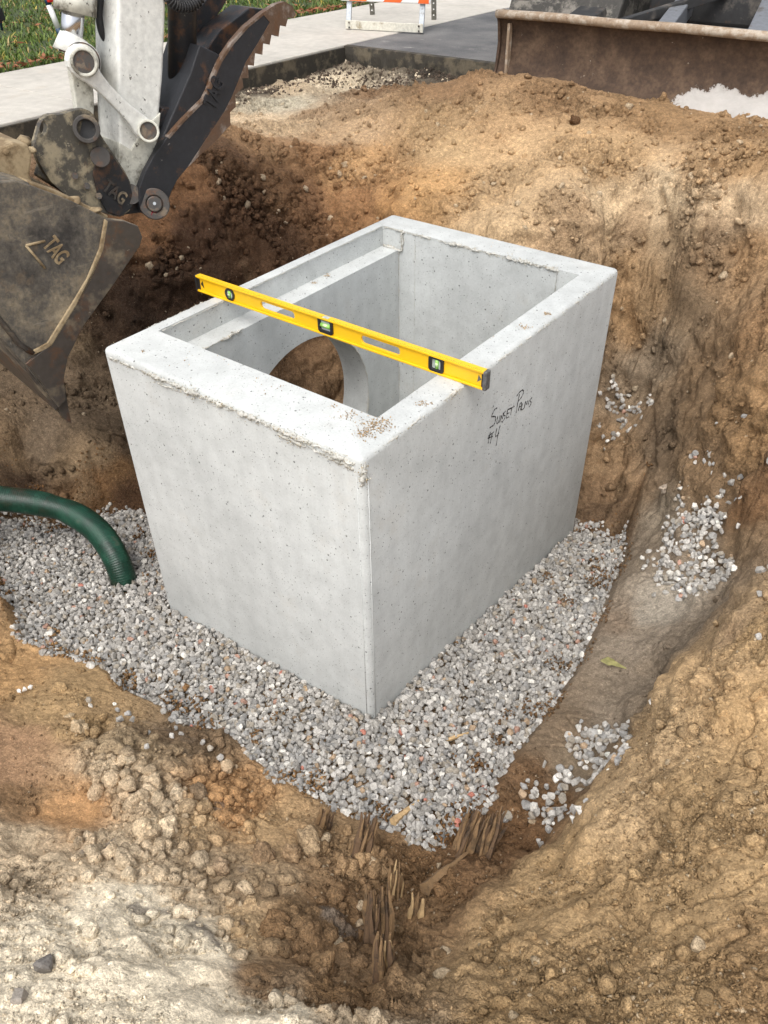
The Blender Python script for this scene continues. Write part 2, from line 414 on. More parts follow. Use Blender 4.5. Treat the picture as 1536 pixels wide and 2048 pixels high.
def mesh_np(name, V, F, smooth=False, color=None):
    """F: (n,k) int array, all faces the same size"""
    V = np.asarray(V, np.float32); F = np.asarray(F, np.int32)
    me = bpy.data.meshes.new(name)
    me.vertices.add(len(V)); me.vertices.foreach_set('co', V.ravel())
    k = F.shape[1]
    me.loops.add(F.size); me.loops.foreach_set('vertex_index', F.ravel())
    me.polygons.add(len(F)); me.polygons.foreach_set('loop_start', np.arange(0, F.size, k, dtype=np.int32))
    me.update(calc_edges=True)
    me.polygons.foreach_set('use_smooth', np.full(len(F), smooth))
    if color is not None:
        a = me.color_attributes.new('soil_color', 'FLOAT_COLOR', 'POINT')
        c4 = np.ones((len(V), 4), np.float32); c4[:, :np.shape(color)[1]] = color
        a.data.foreach_set('color', c4.ravel())
    me.validate(); me.update()
    return me
def mesh_py(name, V, F, smooth=False):
    me = bpy.data.meshes.new(name)
    me.from_pydata([tuple(map(float, v)) for v in V], [], [tuple(f) for f in F])
    if smooth: me.polygons.foreach_set('use_smooth', [True] * len(me.polygons))
    bm = bmesh.new(); bm.from_mesh(me); bmesh.ops.recalc_face_normals(bm, faces=bm.faces); bm.to_mesh(me); bm.free()
    me.update(); return me
def bevel(o, w=0.004, seg=2, ang=35):
    b = o.modifiers.new('bevel', 'BEVEL'); b.width = w; b.segments = seg
    b.limit_method = 'ANGLE'; b.angle_limit = math.radians(ang); b.use_clamp_overlap = True
    return o
def extr(poly, d):
    """closed polygon of 3D points extruded by vector d"""
    n = len(poly); poly = [np.array(p, float) for p in poly]; d = np.array(d, float)
    V = poly + [p + d for p in poly]
    F = [tuple(range(n))[::-1], tuple(range(n, 2 * n))] + [(i, (i + 1) % n, n + (i + 1) % n, n + i) for i in range(n)]
    return V, F
def boxv(a, b):
    (x0, y0, z0), (x1, y1, z1) = a, b
    V = [(x0, y0, z0), (x1, y0, z0), (x1, y1, z0), (x0, y1, z0), (x0, y0, z1), (x1, y0, z1), (x1, y1, z1), (x0, y1, z1)]
    F = [(0, 3, 2, 1), (4, 5, 6, 7), (0, 1, 5, 4), (1, 2, 6, 5), (2, 3, 7, 6), (3, 0, 4, 7)]
    return V, F
def frame_of(d):
    d = np.array(d, float); d /= np.linalg.norm(d)
    a = np.array([0, 0, 1.0]) if abs(d[2]) < 0.9 else np.array([1.0, 0, 0])
    x = np.cross(a, d); x /= np.linalg.norm(x); return x, np.cross(d, x), d
def tube(path, radii, seg=16, cap=True):
    P = [np.array(p, float) for p in path]; n = len(P)
    if not hasattr(radii, '__len__'): radii = [radii] * n
    V, F = [], []
    prev = None
    for i in range(n):
        d = P[min(i + 1, n - 1)] - P[max(i - 1, 0)]
        if prev is None: x, y, _ = frame_of(d)
        else:
            d = d / np.linalg.norm(d); x = prev - d * np.dot(prev, d); x /= np.linalg.norm(x); y = np.cross(d, x)
        prev = x
        for k in range(seg):
            t = 2 * PI * k / seg
            V.append(P[i] + radii[i] * (math.cos(t) * x + math.sin(t) * y))
    for i in range(n - 1):
        for k in range(seg):
            k2 = (k + 1) % seg
            F.append((i * seg + k, i * seg + k2, (i + 1) * seg + k2, (i + 1) * seg + k))
    if cap:
        F.append(tuple(range(seg))[::-1]); F.append(tuple(range((n - 1) * seg, n * seg)))
    return V, F
def ring_tube(p0, p1, r0, r1, seg=24):
    """hollow collar from p0 to p1"""
    p0, p1 = np.array(p0, float), np.array(p1, float); x, y, d = frame_of(p1 - p0)
    V, F = [], []
    for p, r in ((p0, r1), (p1, r1), (p1, r0), (p0, r0)):
        for k in range(seg):
            t = 2 * PI * k / seg; V.append(p + r * (math.cos(t) * x + math.sin(t) * y))
    for j in range(4):
        for k in range(seg):
            k2 = (k + 1) % seg; j2 = (j + 1) % 4
            F.append((j * seg + k, j * seg + k2, j2 * seg + k2, j2 * seg + k))
    return V, F
def merge(*parts):
    V, F = [], []
    for v, f in parts:
        o = len(V); V += list(v); F += [tuple(i + o for i in t) for t in f]
    return V, F
def part(name, vf, mat, parent, smooth=False, bev=0.0, seg=2, ang=35):
    o = link(name, mesh_py(name, vf[0], vf[1], smooth), mat, parent)
    if bev: bevel(o, bev, seg, ang)
    return o
def cyl(p0, p1, r, seg=24): return tube([p0, p1], r, seg)
def auto_smooth(o, ang=40):
    me = o.data
    me.polygons.foreach_set('use_smooth', [True] * len(me.polygons))
    bm = bmesh.new(); bm.from_mesh(me)
    for e in bm.edges:
        if len(e.link_faces) == 2 and e.calc_face_angle(0) > math.radians(ang): e.smooth = False
    bm.to_mesh(me); bm.free(); return o
def evaluated_mesh(o):
    dg = bpy.context.evaluated_depsgraph_get(); dg.update()
    return bpy.data.meshes.new_from_object(o.evaluated_get(dg))
def subtract(o, cutters):
    for c in cutters:
        md = o.modifiers.new('cut', 'BOOLEAN'); md.object = c; md.operation = 'DIFFERENCE'; md.solver = 'EXACT'
    me = evaluated_mesh(o); o.modifiers.clear(); old = o.data; o.data = me
    bpy.data.meshes.remove(old)
    for c in cutters:
        cm = c.data; bpy.data.objects.remove(c); bpy.data.meshes.remove(cm)
    return o
def cutter(vf):
    o = bpy.data.objects.new('cut', mesh_py('cut', *vf)); COL.objects.link(o); return o

# ------------------------------------------------------------------ ground shape
BX0, BX1, BY0, BY1 = -1.067, 0.0, 0.0, 1.556            # the concrete box in plan, its top at z = 0
def gz(x, y): return -1.065 + 0.0984 * x - 0.135 * y      # the gravel bed
def atg(px, py):
    d = ray(px, py); a = CAM[2] - gz(CAM[0], CAM[1]); b = d[2] - 0.0984 * d[0] + 0.135 * d[1]
    return CAM + d * (-a / b)
GRAVEL_PX = [(-60, 1035), (60, 1030), (140, 1050), (215, 1020), (300, 1015), (330, 1100), (760, 1300), (1150, 1045), (1215, 1075), (1266, 1050),
             (1245, 1150), (1205, 1250), (1165, 1340), (1110, 1425), (1050, 1500), (1000, 1575), (945, 1640), (885, 1692), (820, 1672), (740, 1640),
             (650, 1612), (575, 1565), (500, 1520), (455, 1470), (380, 1470), (330, 1425), (250, 1400), (200, 1340), (120, 1320), (40, 1285), (20, 1225), (-60, 1180)]
GRAVEL = np.array([atg(*p)[:2] for p in GRAVEL_PX])
def poly_sd(P, poly):
    """signed distance, negative inside"""
    x, y = P[:, 0], P[:, 1]; inside = np.zeros(len(P), bool); d2 = np.full(len(P), 1e9)
    n = len(poly)
    for i in range(n):
        ax, ay = poly[i]; bx, by = poly[(i + 1) % n]
        ex, ey = bx - ax, by - ay
        t = np.clip(((x - ax) * ex + (y - ay) * ey) / (ex * ex + ey * ey + 1e-12), 0, 1)
        d2 = np.minimum(d2, (x - ax - t * ex) ** 2 + (y - ay - t * ey) ** 2)
        c = ((ay > y) != (by > y)); 
        xi = ax + (y - ay) * ex / (ey if abs(ey) > 1e-12 else 1e-12)
        inside ^= c & (x < xi)
    return np.where(inside, -1, 1) * np.sqrt(d2)

HZ = []                                                    # surveyed heights
def Z(px, py, z): HZ.append(atz(px, py, z))
def Y(px, py, y): HZ.append(aty(px, py, y))
def W(x, y, z): HZ.append(np.array([x, y, z]))
# near ground, where the photographer stands
for a in [(0, 2048, -.40), (300, 2048, -.40), (600, 2048, -.44), (768, 2048, -.47), (1000, 2048, -.46), (1300, 2048, -.40), (1536, 2048, -.36),
          (0, 1850, -.52), (0, 1720, -.66), (150, 1900, -.50), (300, 1860, -.60), (450, 1950, -.53), (620, 1990, -.54), (560, 1860, -.68), (700, 1930, -.72),
          (800, 1900, -.84), (770, 1800, -.86), (860, 1850, -.84), (880, 1950, -.66), (960, 1850, -.70), (920, 1740, -.90), (760, 1720, -.90), (640, 1740, -.82),
          (400, 1760, -.74), (300, 1650, -.76), (480, 1660, -.84), (600, 1660, -.90), (180, 1700, -.72), (110, 1630, -.82), (60, 1640, -.80), (200, 1640, -.82),
          (0, 1580, -.78), (150, 1500, -.83), (60, 1480, -.86), (300, 1520, -.86), (0, 1400, -.95), (150, 1400, -.94), (300, 1450, -.95), (420, 1540, -.92),
          (540, 1600, -.95), (700, 1650, -.97), (860, 1715, -.97), (940, 1680, -.97), (0, 1310, -1.05), (130, 1350, -1.0), (-100, 1300, -1.05), (-100, 1500, -.75)]: Z(*a)
# bank on the near right
for a in [(1536, 1130, -.36), (1440, 1240, -.43), (1350, 1360, -.51), (1270, 1490, -.57), (1190, 1600, -.64), (1100, 1700, -.72), (1000, 1770, -.76),
          (1400, 1500, -.48), (1536, 1350, -.35), (1300, 1650, -.54), (1450, 1750, -.42), (1536, 1600, -.36), (1150, 1800, -.62), (1050, 1900, -.58),
          (1250, 1900, -.48), (1500, 1900, -.37)]: Z(*a)
for a in [(1536, 1130, -.36), (1440, 1240, -.43), (1350, 1360, -.51), (1270, 1490, -.57), (1190, 1600, -.64), (1100, 1700, -.72)]:
    p = atz(*a); W(p[0] - .045, p[1] + .06, p[2] - .16); W(p[0] - .08, p[1] + .11, p[2] - .30)
# shelf and slope of grey silt beyond the bank
for a in [(1330, 975, -.93), (1400, 1000, -.80), (1450, 1110, -.78), (1490, 1000, -.62), (1536, 1010, -.52), (1510, 1110, -.64), (1420, 1215, -.84), (1330, 1370, -.89),
          (1240, 1470, -.92), (1150, 1600, -.95), (1070, 1680, -.94), (1350, 1150, -.90), (1260, 1330, -.95), (1170, 1460, -.95),
          (1290, 1060, -1.08), (1240, 1190, -1.03), (1172, 1360, -.99), (1075, 1510, -.96), (1015, 1600, -.94), (1265, 1120, -1.05), (1208, 1280, -1.01), (1125, 1440, -.97)]: Z(*a)
# far right slope and corner of the pit
for a in [(1536, 480, 2.46), (1536, 580, 2.05), (1536, 700, 1.64), (1400, 800, 1.80), (1536, 900, 1.23), (1450, 700, 1.95), (1450, 900, 1.50), (1380, 900, 1.60), (1340, 860, 1.85),
          (1240, 760, 2.30), (1300, 765, 2.30), (1250, 830, 2.10), (1200, 900, 1.92), (1200, 1000, 1.76), (1290, 870, 1.95), (1270, 960, 1.72), (1235, 475, 2.42), (1330, 480, 2.45), (1425, 495, 2.50),
          (1235, 600, 2.38), (1310, 600, 2.36), (1410, 560, 2.42), (1235, 700, 2.34)]: Y(*a)
# smeared shelf and clods on the far left
for a in [(20, 885, -.88), (110, 890, -.90), (190, 900, -.94), (255, 905, -.98), (20, 925, -.95), (150, 930, -1.0), (60, 965, -1.10), (150, 985, -1.14), (260, 985, -1.14), (40, 860, -.86), (60, 800, -.80), (170, 830, -.86), (230, 800, -.88), (0, 740, -.72), (200, 750, -.80)]: Z(*a)
# mound in front of the blade
for a in [(785, 425, 1.90), (1000, 475, 1.90), (1150, 500, 1.97), (640, 420, 1.95), (700, 340, 2.15), (800, 330, 2.25), (1000, 330, 2.40), (1200, 330, 2.47), (1400, 330, 2.52), (1536, 330, 2.55),
          (1000, 400, 2.15), (1200, 420, 2.20), (1400, 420, 2.35), (1536, 268, 2.98), (1400, 248, 2.98), (1200, 197, 3.0), (1040, 150, 3.0), (930, 155, 2.98), (850, 170, 2.92), (700, 205, 2.80), (600, 240, 2.55),
          (900, 250, 2.62), (1060, 240, 2.70), (1200, 265, 2.72), (1400, 290, 2.72), (560, 270, 2.15), (480, 292, 1.72), (1700, 300, 2.9), (1700, 420, 2.4)]: Y(*a)
for a in [(-3.25, 1.0, .03), (-3.25, 2.0, .01), (-3.25, 2.8, .05), (-3.25, 3.5, .03), (-3.25, 3.9, .06), (-2.9, 3.93, .03), (-2.5, 3.93, .07), (-2.2, 3.93, .04), (-1.8, 3.93, .08), (-2.7, 3.6, .0), (-1.2, 3.8, .05), (0, 3.8, .10), (1.2, 3.6, .12), (-2.6, 3.2, .02), (-2.7, 2.5, .02),
          (-2.1, 1.55, .10), (-2.15, 1.15, .10), (-2.3, .85, .02), (-2.08, 2.05, .02), (-2.8, 1.3, .05), (-2.8, .8, .0), (-2.1, 3.3, .08),
          (-2.75, .45, -.62), (-3.0, .45, -.35), (-3.25, .6, 0), (-2.6, -.35, -.85), (-3.0, -.4, -.35), (-3.25, -.6, 0), (-2.2, -.75, -.7), (-1.6, -1.2, -.55), (-.8, -1.5, -.4), (-1.5, -.7, -.9),
          (-1.45, .6, -1.18), (-1.45, 1.2, -1.12), (-1.4, 1.72, -1.0), (-1.72, 1.2, -.66), (-1.75, .8, -.85), (-1.75, 1.65, -.52), (-1.98, 1.3, -.08), (-1.98, 1.75, -.06), (-2.2, .75, -.62), (-2.35, .72, -.35),
          (-.9, 1.72, -1.0), (-.4, 1.75, -1.15), (-.05, 1.70, -1.22), (-.9, 1.82, -.5), (-.4, 1.95, -.6), (1.0, 2.0, .0), (1.3, 1.2, -.1), (1.5, .6, -.2), (.9, 2.7, .12), (1.7, 2.0, .1),
          (1.08, -1.31, -.33), (1.7, -.6, -.28), (1.6, 0, -.26), (1.9, -1.6, -.25), (.6, -1.9, -.3), (-.2, -2.0, -.3), (-1.6, -2.2, -.2), (-3.0, -1.8, .05), (2.6, .8, .05), (2.6, 2.5, .12), (2.8, -1.5, -.1)]: W(*a)
HZ = np.array(HZ)
_cc = 0.025
def _kern(A, B):
    return np.sqrt(((A[:, None, :] - B[None, :, :]) ** 2).sum(-1) + _cc * _cc)
_n = len(HZ)
_A = np.zeros((_n + 1, _n + 1)); _A[:_n, :_n] = _kern(HZ[:, :2], HZ[:, :2]) - 0.006 * np.eye(_n); _A[:_n, _n] = 1; _A[_n, :_n] = 1
_sol = np.linalg.solve(_A, np.append(HZ[:, 2], 0))
def rbf(P):
    out = np.empty(len(P))
    for a in range(0, len(P), 40000):
        q = P[a:a + 40000]; out[a:a + 40000] = _kern(q, HZ[:, :2]) @ _sol[:_n] + _sol[_n]
    return out
def base_height(P):
    """P (n,2) -> height of the smooth ground"""
    x, y = P[:, 0], P[:, 1]
    inner = np.clip(P, [-3.4, -2.4], [3.0, 4.2])
    z = rbf(inner)
    off = np.sqrt(((P - inner) ** 2).sum(1))
    z = z + (0.02 - z) * sstep(0.0, 3.0, off)
    sd = poly_sd(P, GRAVEL); g = gz(x, y)
    z = np.where(sd < 0.25, np.maximum(z, g - 0.02 + 0.06 * np.clip(sd, 0, 0.25)), z)
    w = sstep(0.015, -0.05, sd)
    z = z * (1 - w) + (g - 0.022) * w
    cut = sstep(-3.22, -3.32, x) ; z = z * (1 - cut) + np.minimum(z, 0.0) * cut
    cut = sstep(3.92, 4.02, y); z = z * (1 - cut) + np.minimum(z, 0.0) * cut
    return z
def hit(px, py):
    d = ray(px, py); t = np.linspace(0.6, 7.5, 500)
    P = CAM[None] + t[:, None] * d[None]
    below = P[:, 2] < base_height(P[:, :2])
    k = int(np.argmax(below)) if below.any() else 499
    t = np.linspace(t[max(k - 1, 0)], t[k], 20); P = CAM[None] + t[:, None] * d[None]
    k = int(np.argmax(P[:, 2] < base_height(P[:, :2])))
    return P[k]

# soil colours (as the soils themselves look) and how cloddy each soil is
CREAM, PALE, TAN, TAN2, BROWN = (246, 226, 194), (210, 182, 145), (178, 142, 92), (196, 160, 112), (138, 104, 66)
ORANGE, GREY, DARK, DKB, UMBER = (186, 136, 80), (136, 118, 98), (84, 60, 42), (108, 76, 48), (128, 92, 56)
BLACK, LTGREY = (62, 54, 46), (170, 156, 138)
CZ = [(0, 2000, CREAM, .22), (150, 1850, CREAM, .25), (300, 1960, CREAM, .25), (80, 1760, PALE, .6), (450, 2030, CREAM, .35), (600, 2040, CREAM, .4), (250, 1830, CREAM, .4), (700, 2046, PALE, .6), (380, 1900, CREAM, .5),
      (0, 1680, PALE, .7), (200, 1730, PALE, .9), (100, 1640, ORANGE, .15), (170, 1620, ORANGE, .2), (50, 1600, BROWN, .5), (60, 1470, (172, 130, 90), .12), (30, 1540, (172, 130, 90), .12), (10, 1360, (190, 144, 86), .4), (120, 1390, TAN, .6),
      (190, 1440, TAN, .9), (250, 1550, PALE, .9), (330, 1600, PALE, .9), (300, 1480, (178, 150, 112), .6), (400, 1620, TAN2, .8), (430, 1560, ORANGE, .6), (350, 1460, (120, 95, 68), .4), (480, 1600, ORANGE, .5), (560, 1630, (188, 150, 100), .5),
      (540, 1760, (172, 142, 104), 1), (420, 1750, (176, 148, 112), 1), (340, 1780, PALE, 1), (600, 1850, (146, 112, 72), 1), (480, 1850, TAN2, 1), (680, 1800, BROWN, 1), (640, 1900, BROWN, 1), (760, 1860, (118, 86, 52), 1), (800, 1780, BROWN, 1), (860, 1860, BROWN, 1),
      (880, 1740, (134, 98, 58), 1), (720, 1690, (170, 134, 90), .8), (560, 1950, BROWN, 1), (760, 1990, (140, 104, 62), .9), (960, 1720, (128, 92, 56), .8),
      (1050, 1850, TAN, .7), (1200, 1750, TAN, .6), (1350, 1850, TAN, .5), (1100, 1990, (172, 136, 86), .8), (1300, 2000, TAN, .7), (1450, 1700, TAN, .8), (1500, 1950, (160, 124, 78), .9), (1350, 1600, TAN, .8), (1470, 1450, (186, 146, 92), .9), (1500, 1280, TAN, .8), (1210, 1640, TAN2, .4),
      (1400, 1400, (192, 154, 104), .7), (1345, 1385, (192, 154, 104), .7), (1282, 1500, TAN2, .7), (1220, 1600, TAN2, .6), (1432, 1268, TAN2, .5), (1120, 1710, TAN, .7), (1310, 1440, TAN2, .7), (1480, 1180, (150, 124, 94), .2), (1440, 1270, (160, 128, 92), .3), (1040, 1690, (124, 88, 52), .8), (1100, 1620, (130, 92, 52), .7), (1060, 1560, (118, 86, 54), .6),
      (1300, 1350, GREY, .22), (1220, 1420, GREY, .2), (1250, 1280, (150, 132, 112), .2), (1150, 1500, (130, 110, 86), .25), (1380, 1280, (132, 114, 94), .25), (1280, 1100, GREY, .25), (1310, 1200, LTGREY, .2), (1330, 1030, (150, 132, 110), .25), (1400, 1100, GREY, .3), (1230, 1230, (142, 120, 98), .15), (1120, 1440, (126, 104, 80), .2),
      (1480, 1100, (140, 112, 80), .4), (1400, 930, (148, 116, 80), .5), (1500, 1020, UMBER, .5), (1536, 820, (166, 126, 78), .7), (1480, 800, (152, 116, 74), .7), (1380, 830, (142, 112, 78), .4), (1536, 650, (160, 120, 76), .6), (1420, 720, (138, 108, 74), .4), (1330, 870, (118, 96, 72), .3),
      (1500, 540, (170, 130, 84), .6), (1370, 620, (128, 104, 76), .3), (1440, 560, (150, 118, 82), .4), (1240, 620, (178, 138, 90), .35), (1290, 560, (168, 134, 92), .35), (1270, 700, (152, 130, 104), .3), (1250, 790, (150, 126, 98), .4), (1200, 920, (172, 136, 94), .8), (1230, 960, (164, 128, 88), .8), (1200, 1030, (120, 92, 64), .9), (1215, 985, (150, 116, 80), .9), (1240, 540, (176, 138, 92), .4), (1305, 700, (150, 128, 102), .3),
      (1250, 480, (172, 140, 102), .5), (1350, 500, (176, 146, 108), .5), (1420, 510, (160, 130, 96), .5), (1000, 440, (190, 156, 112), .7), (1130, 460, (176, 142, 102), .7), (1200, 420, (200, 168, 126), .6), (1350, 400, (206, 176, 136), .5), (1480, 420, (200, 168, 128), .6), (850, 380, (186, 140, 82), .5), (1000, 380, (186, 150, 104), .5),
      (900, 300, (184, 148, 100), .12), (850, 260, (178, 142, 96), .45), (1040, 300, (190, 152, 104), .15), (1000, 250, (176, 138, 92), .5), (1200, 300, (184, 146, 98), .7), (1400, 320, (178, 140, 94), .7), (1500, 320, (168, 130, 84), .8), (1100, 190, (150, 114, 74), .9), (1300, 240, (150, 114, 72), .9), (900, 180, (146, 110, 72), .9), (760, 190, (140, 106, 72), .9), (1450, 260, (150, 114, 72), .9),
      (700, 260, (186, 150, 108), .8), (640, 230, (176, 142, 104), .8), (560, 260, (206, 172, 130), .7), (500, 240, (216, 184, 144), .6), (520, 290, (170, 128, 84), .8), (640, 320, (150, 108, 66), .8), (720, 340, (170, 128, 78), .7), (780, 410, (170, 122, 66), .6),
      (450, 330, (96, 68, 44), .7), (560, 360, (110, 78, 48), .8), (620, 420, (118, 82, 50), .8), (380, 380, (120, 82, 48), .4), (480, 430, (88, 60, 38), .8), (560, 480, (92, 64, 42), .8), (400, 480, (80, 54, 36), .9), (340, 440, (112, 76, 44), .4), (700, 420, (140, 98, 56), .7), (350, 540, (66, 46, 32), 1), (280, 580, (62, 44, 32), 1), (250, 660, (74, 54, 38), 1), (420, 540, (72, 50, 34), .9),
      (180, 780, (120, 98, 74), .5), (100, 860, (112, 92, 70), .4), (220, 840, (104, 84, 62), .5), (30, 780, (106, 86, 64), .4), (180, 900, (146, 118, 84), .2), (40, 900, (122, 96, 66), .4), (250, 880, (96, 74, 52), .5), (60, 945, (82, 60, 42), .9), (250, 960, (136, 98, 56), .9), (200, 990, (140, 100, 58), .9), (270, 1010, (96, 66, 42), .9),
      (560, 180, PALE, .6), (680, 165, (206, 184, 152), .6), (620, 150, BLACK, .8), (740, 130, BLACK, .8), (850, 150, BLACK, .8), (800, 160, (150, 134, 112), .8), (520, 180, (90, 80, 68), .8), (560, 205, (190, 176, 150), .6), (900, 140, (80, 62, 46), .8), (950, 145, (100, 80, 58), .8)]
def _tune(c):
    a, b, col, r = c
    if a < 300 and 730 < b < 1020: col = tuple(v * .98 for v in col)
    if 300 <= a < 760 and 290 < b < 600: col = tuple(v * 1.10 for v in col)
    if a > 950 and b > 1350: r *= .72
    if 640 < a and b < 470: col = tuple(min(255, v * 1.05) for v in col)
    if 440 < a and b < 470 and r > .3: r = min(1, r * 1.35)
    return a, b, col, r
CZ = [_tune(c) for c in CZ]
CZP = np.array([hit(a, b) for a, b, _, _ in CZ]); CZC = np.array([lin(c) for _, _, c, _ in CZ]) * 0.95; CZC = (CZC * .79 + CZC.mean(1, keepdims=True) * .21) * np.array([.985, 1.0, .985]); CZR = np.array([r for *_, r in CZ])
def soil_field(P):
    """P (n,3) -> colour (n,3), cloddiness (n)"""
    Pw = np.stack([P[:, 0], P[:, 1], P[:, 2]], 1).astype(np.float32)
    for k, (sc, am) in enumerate(((2.2, .10), (9.0, .035), (26.0, .016), (60.0, .008))):
        Pw = Pw + am * np.stack([perlin(P * sc + 5.1 * k), perlin(P * sc + 31.7 + k), perlin(P * sc + 77.1 + k)], 1)
    col = np.empty((len(P), 3), np.float32); rg = np.empty(len(P), np.float32)
    A = CZP.astype(np.float32)
    for a in range(0, len(P), 40000):
        q = Pw[a:a + 40000]
        d2 = (q[:, 0:1] - A[None, :, 0]) ** 2 + (q[:, 1:2] - A[None, :, 1]) ** 2 + (q[:, 2:3] - A[None, :, 2]) ** 2
        d2 += 0.0006; w = 1.0 / (d2 * d2); w /= w.sum(1, keepdims=True)
        col[a:a + 40000] = w @ CZC.astype(np.float32); rg[a:a + 40000] = w @ CZR.astype(np.float32)
    rg = rg * (.30 + .85 * sstep(-.40, .35, perlin(P * 3.6 + 51) + .5 * perlin(P * 9.5 + 7)))        # packed patches and crumbly ones
    return col, np.clip(rg, .03, 1.1)

def axis(segs):
    out = [segs[0][0]]
    for a, b, s in segs:
        n = max(1, int(round((b - a) / s))); out += list(a + (b - a) * (np.arange(1, n + 1) / n))
    return np.array(out)
grow = [-90, -50, -28, -16, -9, -6]
gx = np.concatenate([[-90, -55, -30, -16, -9, -6, -4.5], axis([(-3.6, -3.35, .05), (-3.35, -2.2, .010), (-2.2, -1.05, .0075), (-1.05, -.4, .006), (-.4, 1.35, .0047), (1.35, 1.8, .012), (1.8, 3.0, .04)]), [4, 6, 9, 16, 30, 55, 90]])
gy = np.concatenate([[-90, -55, -30, -16, -9, -6, -4], axis([(-2.6, -1.8, .04), (-1.8, -1.4, .012), (-1.4, .5, .0047), (.5, 1.8, .0068), (1.8, 3.1, .0080), (3.1, 4.0, .012), (4.0, 4.3, .05)]), [5.5, 8, 14, 28, 55, 90]])
GX, GY = np.meshgrid(gx, gy)
P2 = np.stack([GX.ravel(), GY.ravel()], 1)
zb = base_height(P2)
ZB = zb.reshape(GX.shape)
dzy, dzx = np.gradient(ZB, gy, gx)
nrm = np.stack([-dzx.ravel(), -dzy.ravel(), np.ones(len(P2))], 1); nrm /= np.linalg.norm(nrm, axis=1)[:, None]
P3 = np.concatenate([P2, zb[:, None]], 1)
near = (P2[:, 0] > -3.7) & (P2[:, 0] < 3.1) & (P2[:, 1] > -2.7) & (P2[:, 1] < 4.4)
Q = P3[near]
colr, rgh = soil_field(Q)
sdg = poly_sd(Q[:, :2], GRAVEL)
amp = np.where(sdg < 0, 0.15, 0.15 + 0.85 * sstep(0, .05, sdg))
edge_fade = sstep(-3.36, -3.2, Q[:, 0]) * sstep(4.05, 3.9, Q[:, 1])
d = 0.030 * fbm(Q * 2.6, 3) * (0.4 + 0.6 * rgh)
d += 0.014 * fbm(Q * 8.0 + 3.1, 2) * (0.35 + 0.65 * rgh)
q2 = Q + 0.020 * np.stack([perlin(Q * 15), perlin(Q * 15 + 9), perlin(Q * 15 + 19)], 1) + 0.007 * np.stack([perlin(Q * 50), perlin(Q * 50 + 9), perlin(Q * 50 + 19)], 1)
patch = sstep(-.35, .45, perlin(Q * 3.3 + 40))
bil = 0
for fr, am in ((11, .036), (23, .026), (47, .017), (92, .008)):
    bil = bil + am * (np.abs(perlin(q2 * fr + fr)) - .25)
w1, c1 = worley(q2 * 21.0)
w2, c2 = worley(q2 * 60.0 + 7.7)
clod1 = np.minimum(np.clip(0.60 - w1, 0, 1), .25) * patch * (_perm[c1] > 150)
clod2 = np.minimum(np.clip(0.62 - w2, 0, 1), .30) * (_perm[c2] > 120)
steep = sstep(.35, 1.1, np.sqrt(nrm[near][:, 0] ** 2 + nrm[near][:, 1] ** 2) / nrm[near][:, 2])
d += steep * (.015 * fbm(Q * np.array([3.0, 3.0, 13.0]) + 70, 4) + .022 * fbm(Q * 7.5 + 23, 3)) * sstep(.05, .3, rgh + .1)
d += 1.25 * (0.10 + 0.90 * rgh ** 1.3) * bil * (.55 + .6 * patch) + rgh ** 1.3 * (0.036 * clod1 + 0.009 * clod2)
# fissures where damp soil was smeared and cracked
fis = 1 - np.abs(perlin(Q * np.array([9, 16, 12.0]) + 61)); crackm = sstep(.1, .5, perlin(Q * 1.9 + 12)) * (1 - np.abs(rgh - .5))
d -= 0.020 * sstep(.90, .985, fis) * crackm
# teeth marks where the bucket pressed the mound
tz = CZP[[i for i, c in enumerate(CZ) if c[0] == 850 and c[1] == 260][0]]
tm = np.exp(-(((Q[:, 0] - tz[0]) / .30) ** 2 + ((Q[:, 1] - tz[1]) / .22) ** 2))
d += 0.018 * tm * (np.abs(np.sin(Q[:, 0] * 75 + 2 * perlin(Q * 6))) - .5) + 0.006 * tm * np.sin(Q[:, 1] * 120 + 3 * perlin(Q * 8))
# drag marks on the smeared near right bank
wz = np.exp(-(((Q[:, 0] - .98) / .16) ** 2 + ((Q[:, 1] + .42) / .22) ** 2))
d -= wz * 0.012 * sstep(.55, .95, np.sin((Q[:, 0] * .55 + Q[:, 1]) * 95 + 5 * perlin(Q * 7)) * .6 + .5 * perlin(Q * 20))
P3[near] = Q + nrm[near] * (d * amp * edge_fade)[:, None]
# lumps differ a little in colour; lumps of other soil lie mixed in
jit = 1 + 0.16 * (_feat[c1][:, 0] - .5)[:, None] * rgh[:, None] + 0.14 * (_feat[c2][:, 1] - .5)[:, None] * rgh[:, None]
pale = (sstep(.55, .75, perlin(Q * 5.5 + 90)) * .35 * rgh)[:, None]
colr = (colr * jit) * (1 - pale) + pale * lin(PALE)[None] * .86
ash = (sstep(.55, .75, fbm(Q * 7.0 + 140, 3)) * sstep(-.35, -.75, Q[:, 1]) * sstep(.75, .35, Q[:, 0]))[:, None] * .75   # ash grey patches in the cream sand
colr = colr * (1 - ash) + ash * lin((120, 112, 104))[None]
allc = np.tile(np.append(lin((150, 120, 84)) * .86, .5), (len(P2), 1)); allc[near, :3] = colr; allc[near, 3] = rgh
nx, ny = len(gx), len(gy)
idx = np.arange(nx * ny).reshape(ny, nx)
F = np.stack([idx[:-1, :-1], idx[:-1, 1:], idx[1:, 1:], idx[1:, :-1]], -1).reshape(-1, 4)
cx = (GX[:-1, :-1] + GX[1:, 1:]).ravel() / 2; cy = (GY[:-1, :-1] + GY[1:, 1:]).ravel() / 2
F = F[~((cx > BX0 + .03) & (cx < BX1 - .03) & (cy > BY0 + .03) & (cy < BY1 - .03))]
used = np.zeros(len(P3), bool); used[F.ravel()] = True
remap = np.cumsum(used) - 1
ground = link('ground', mesh_np('ground', P3[used], remap[F], True, allc[used]), 'soil')
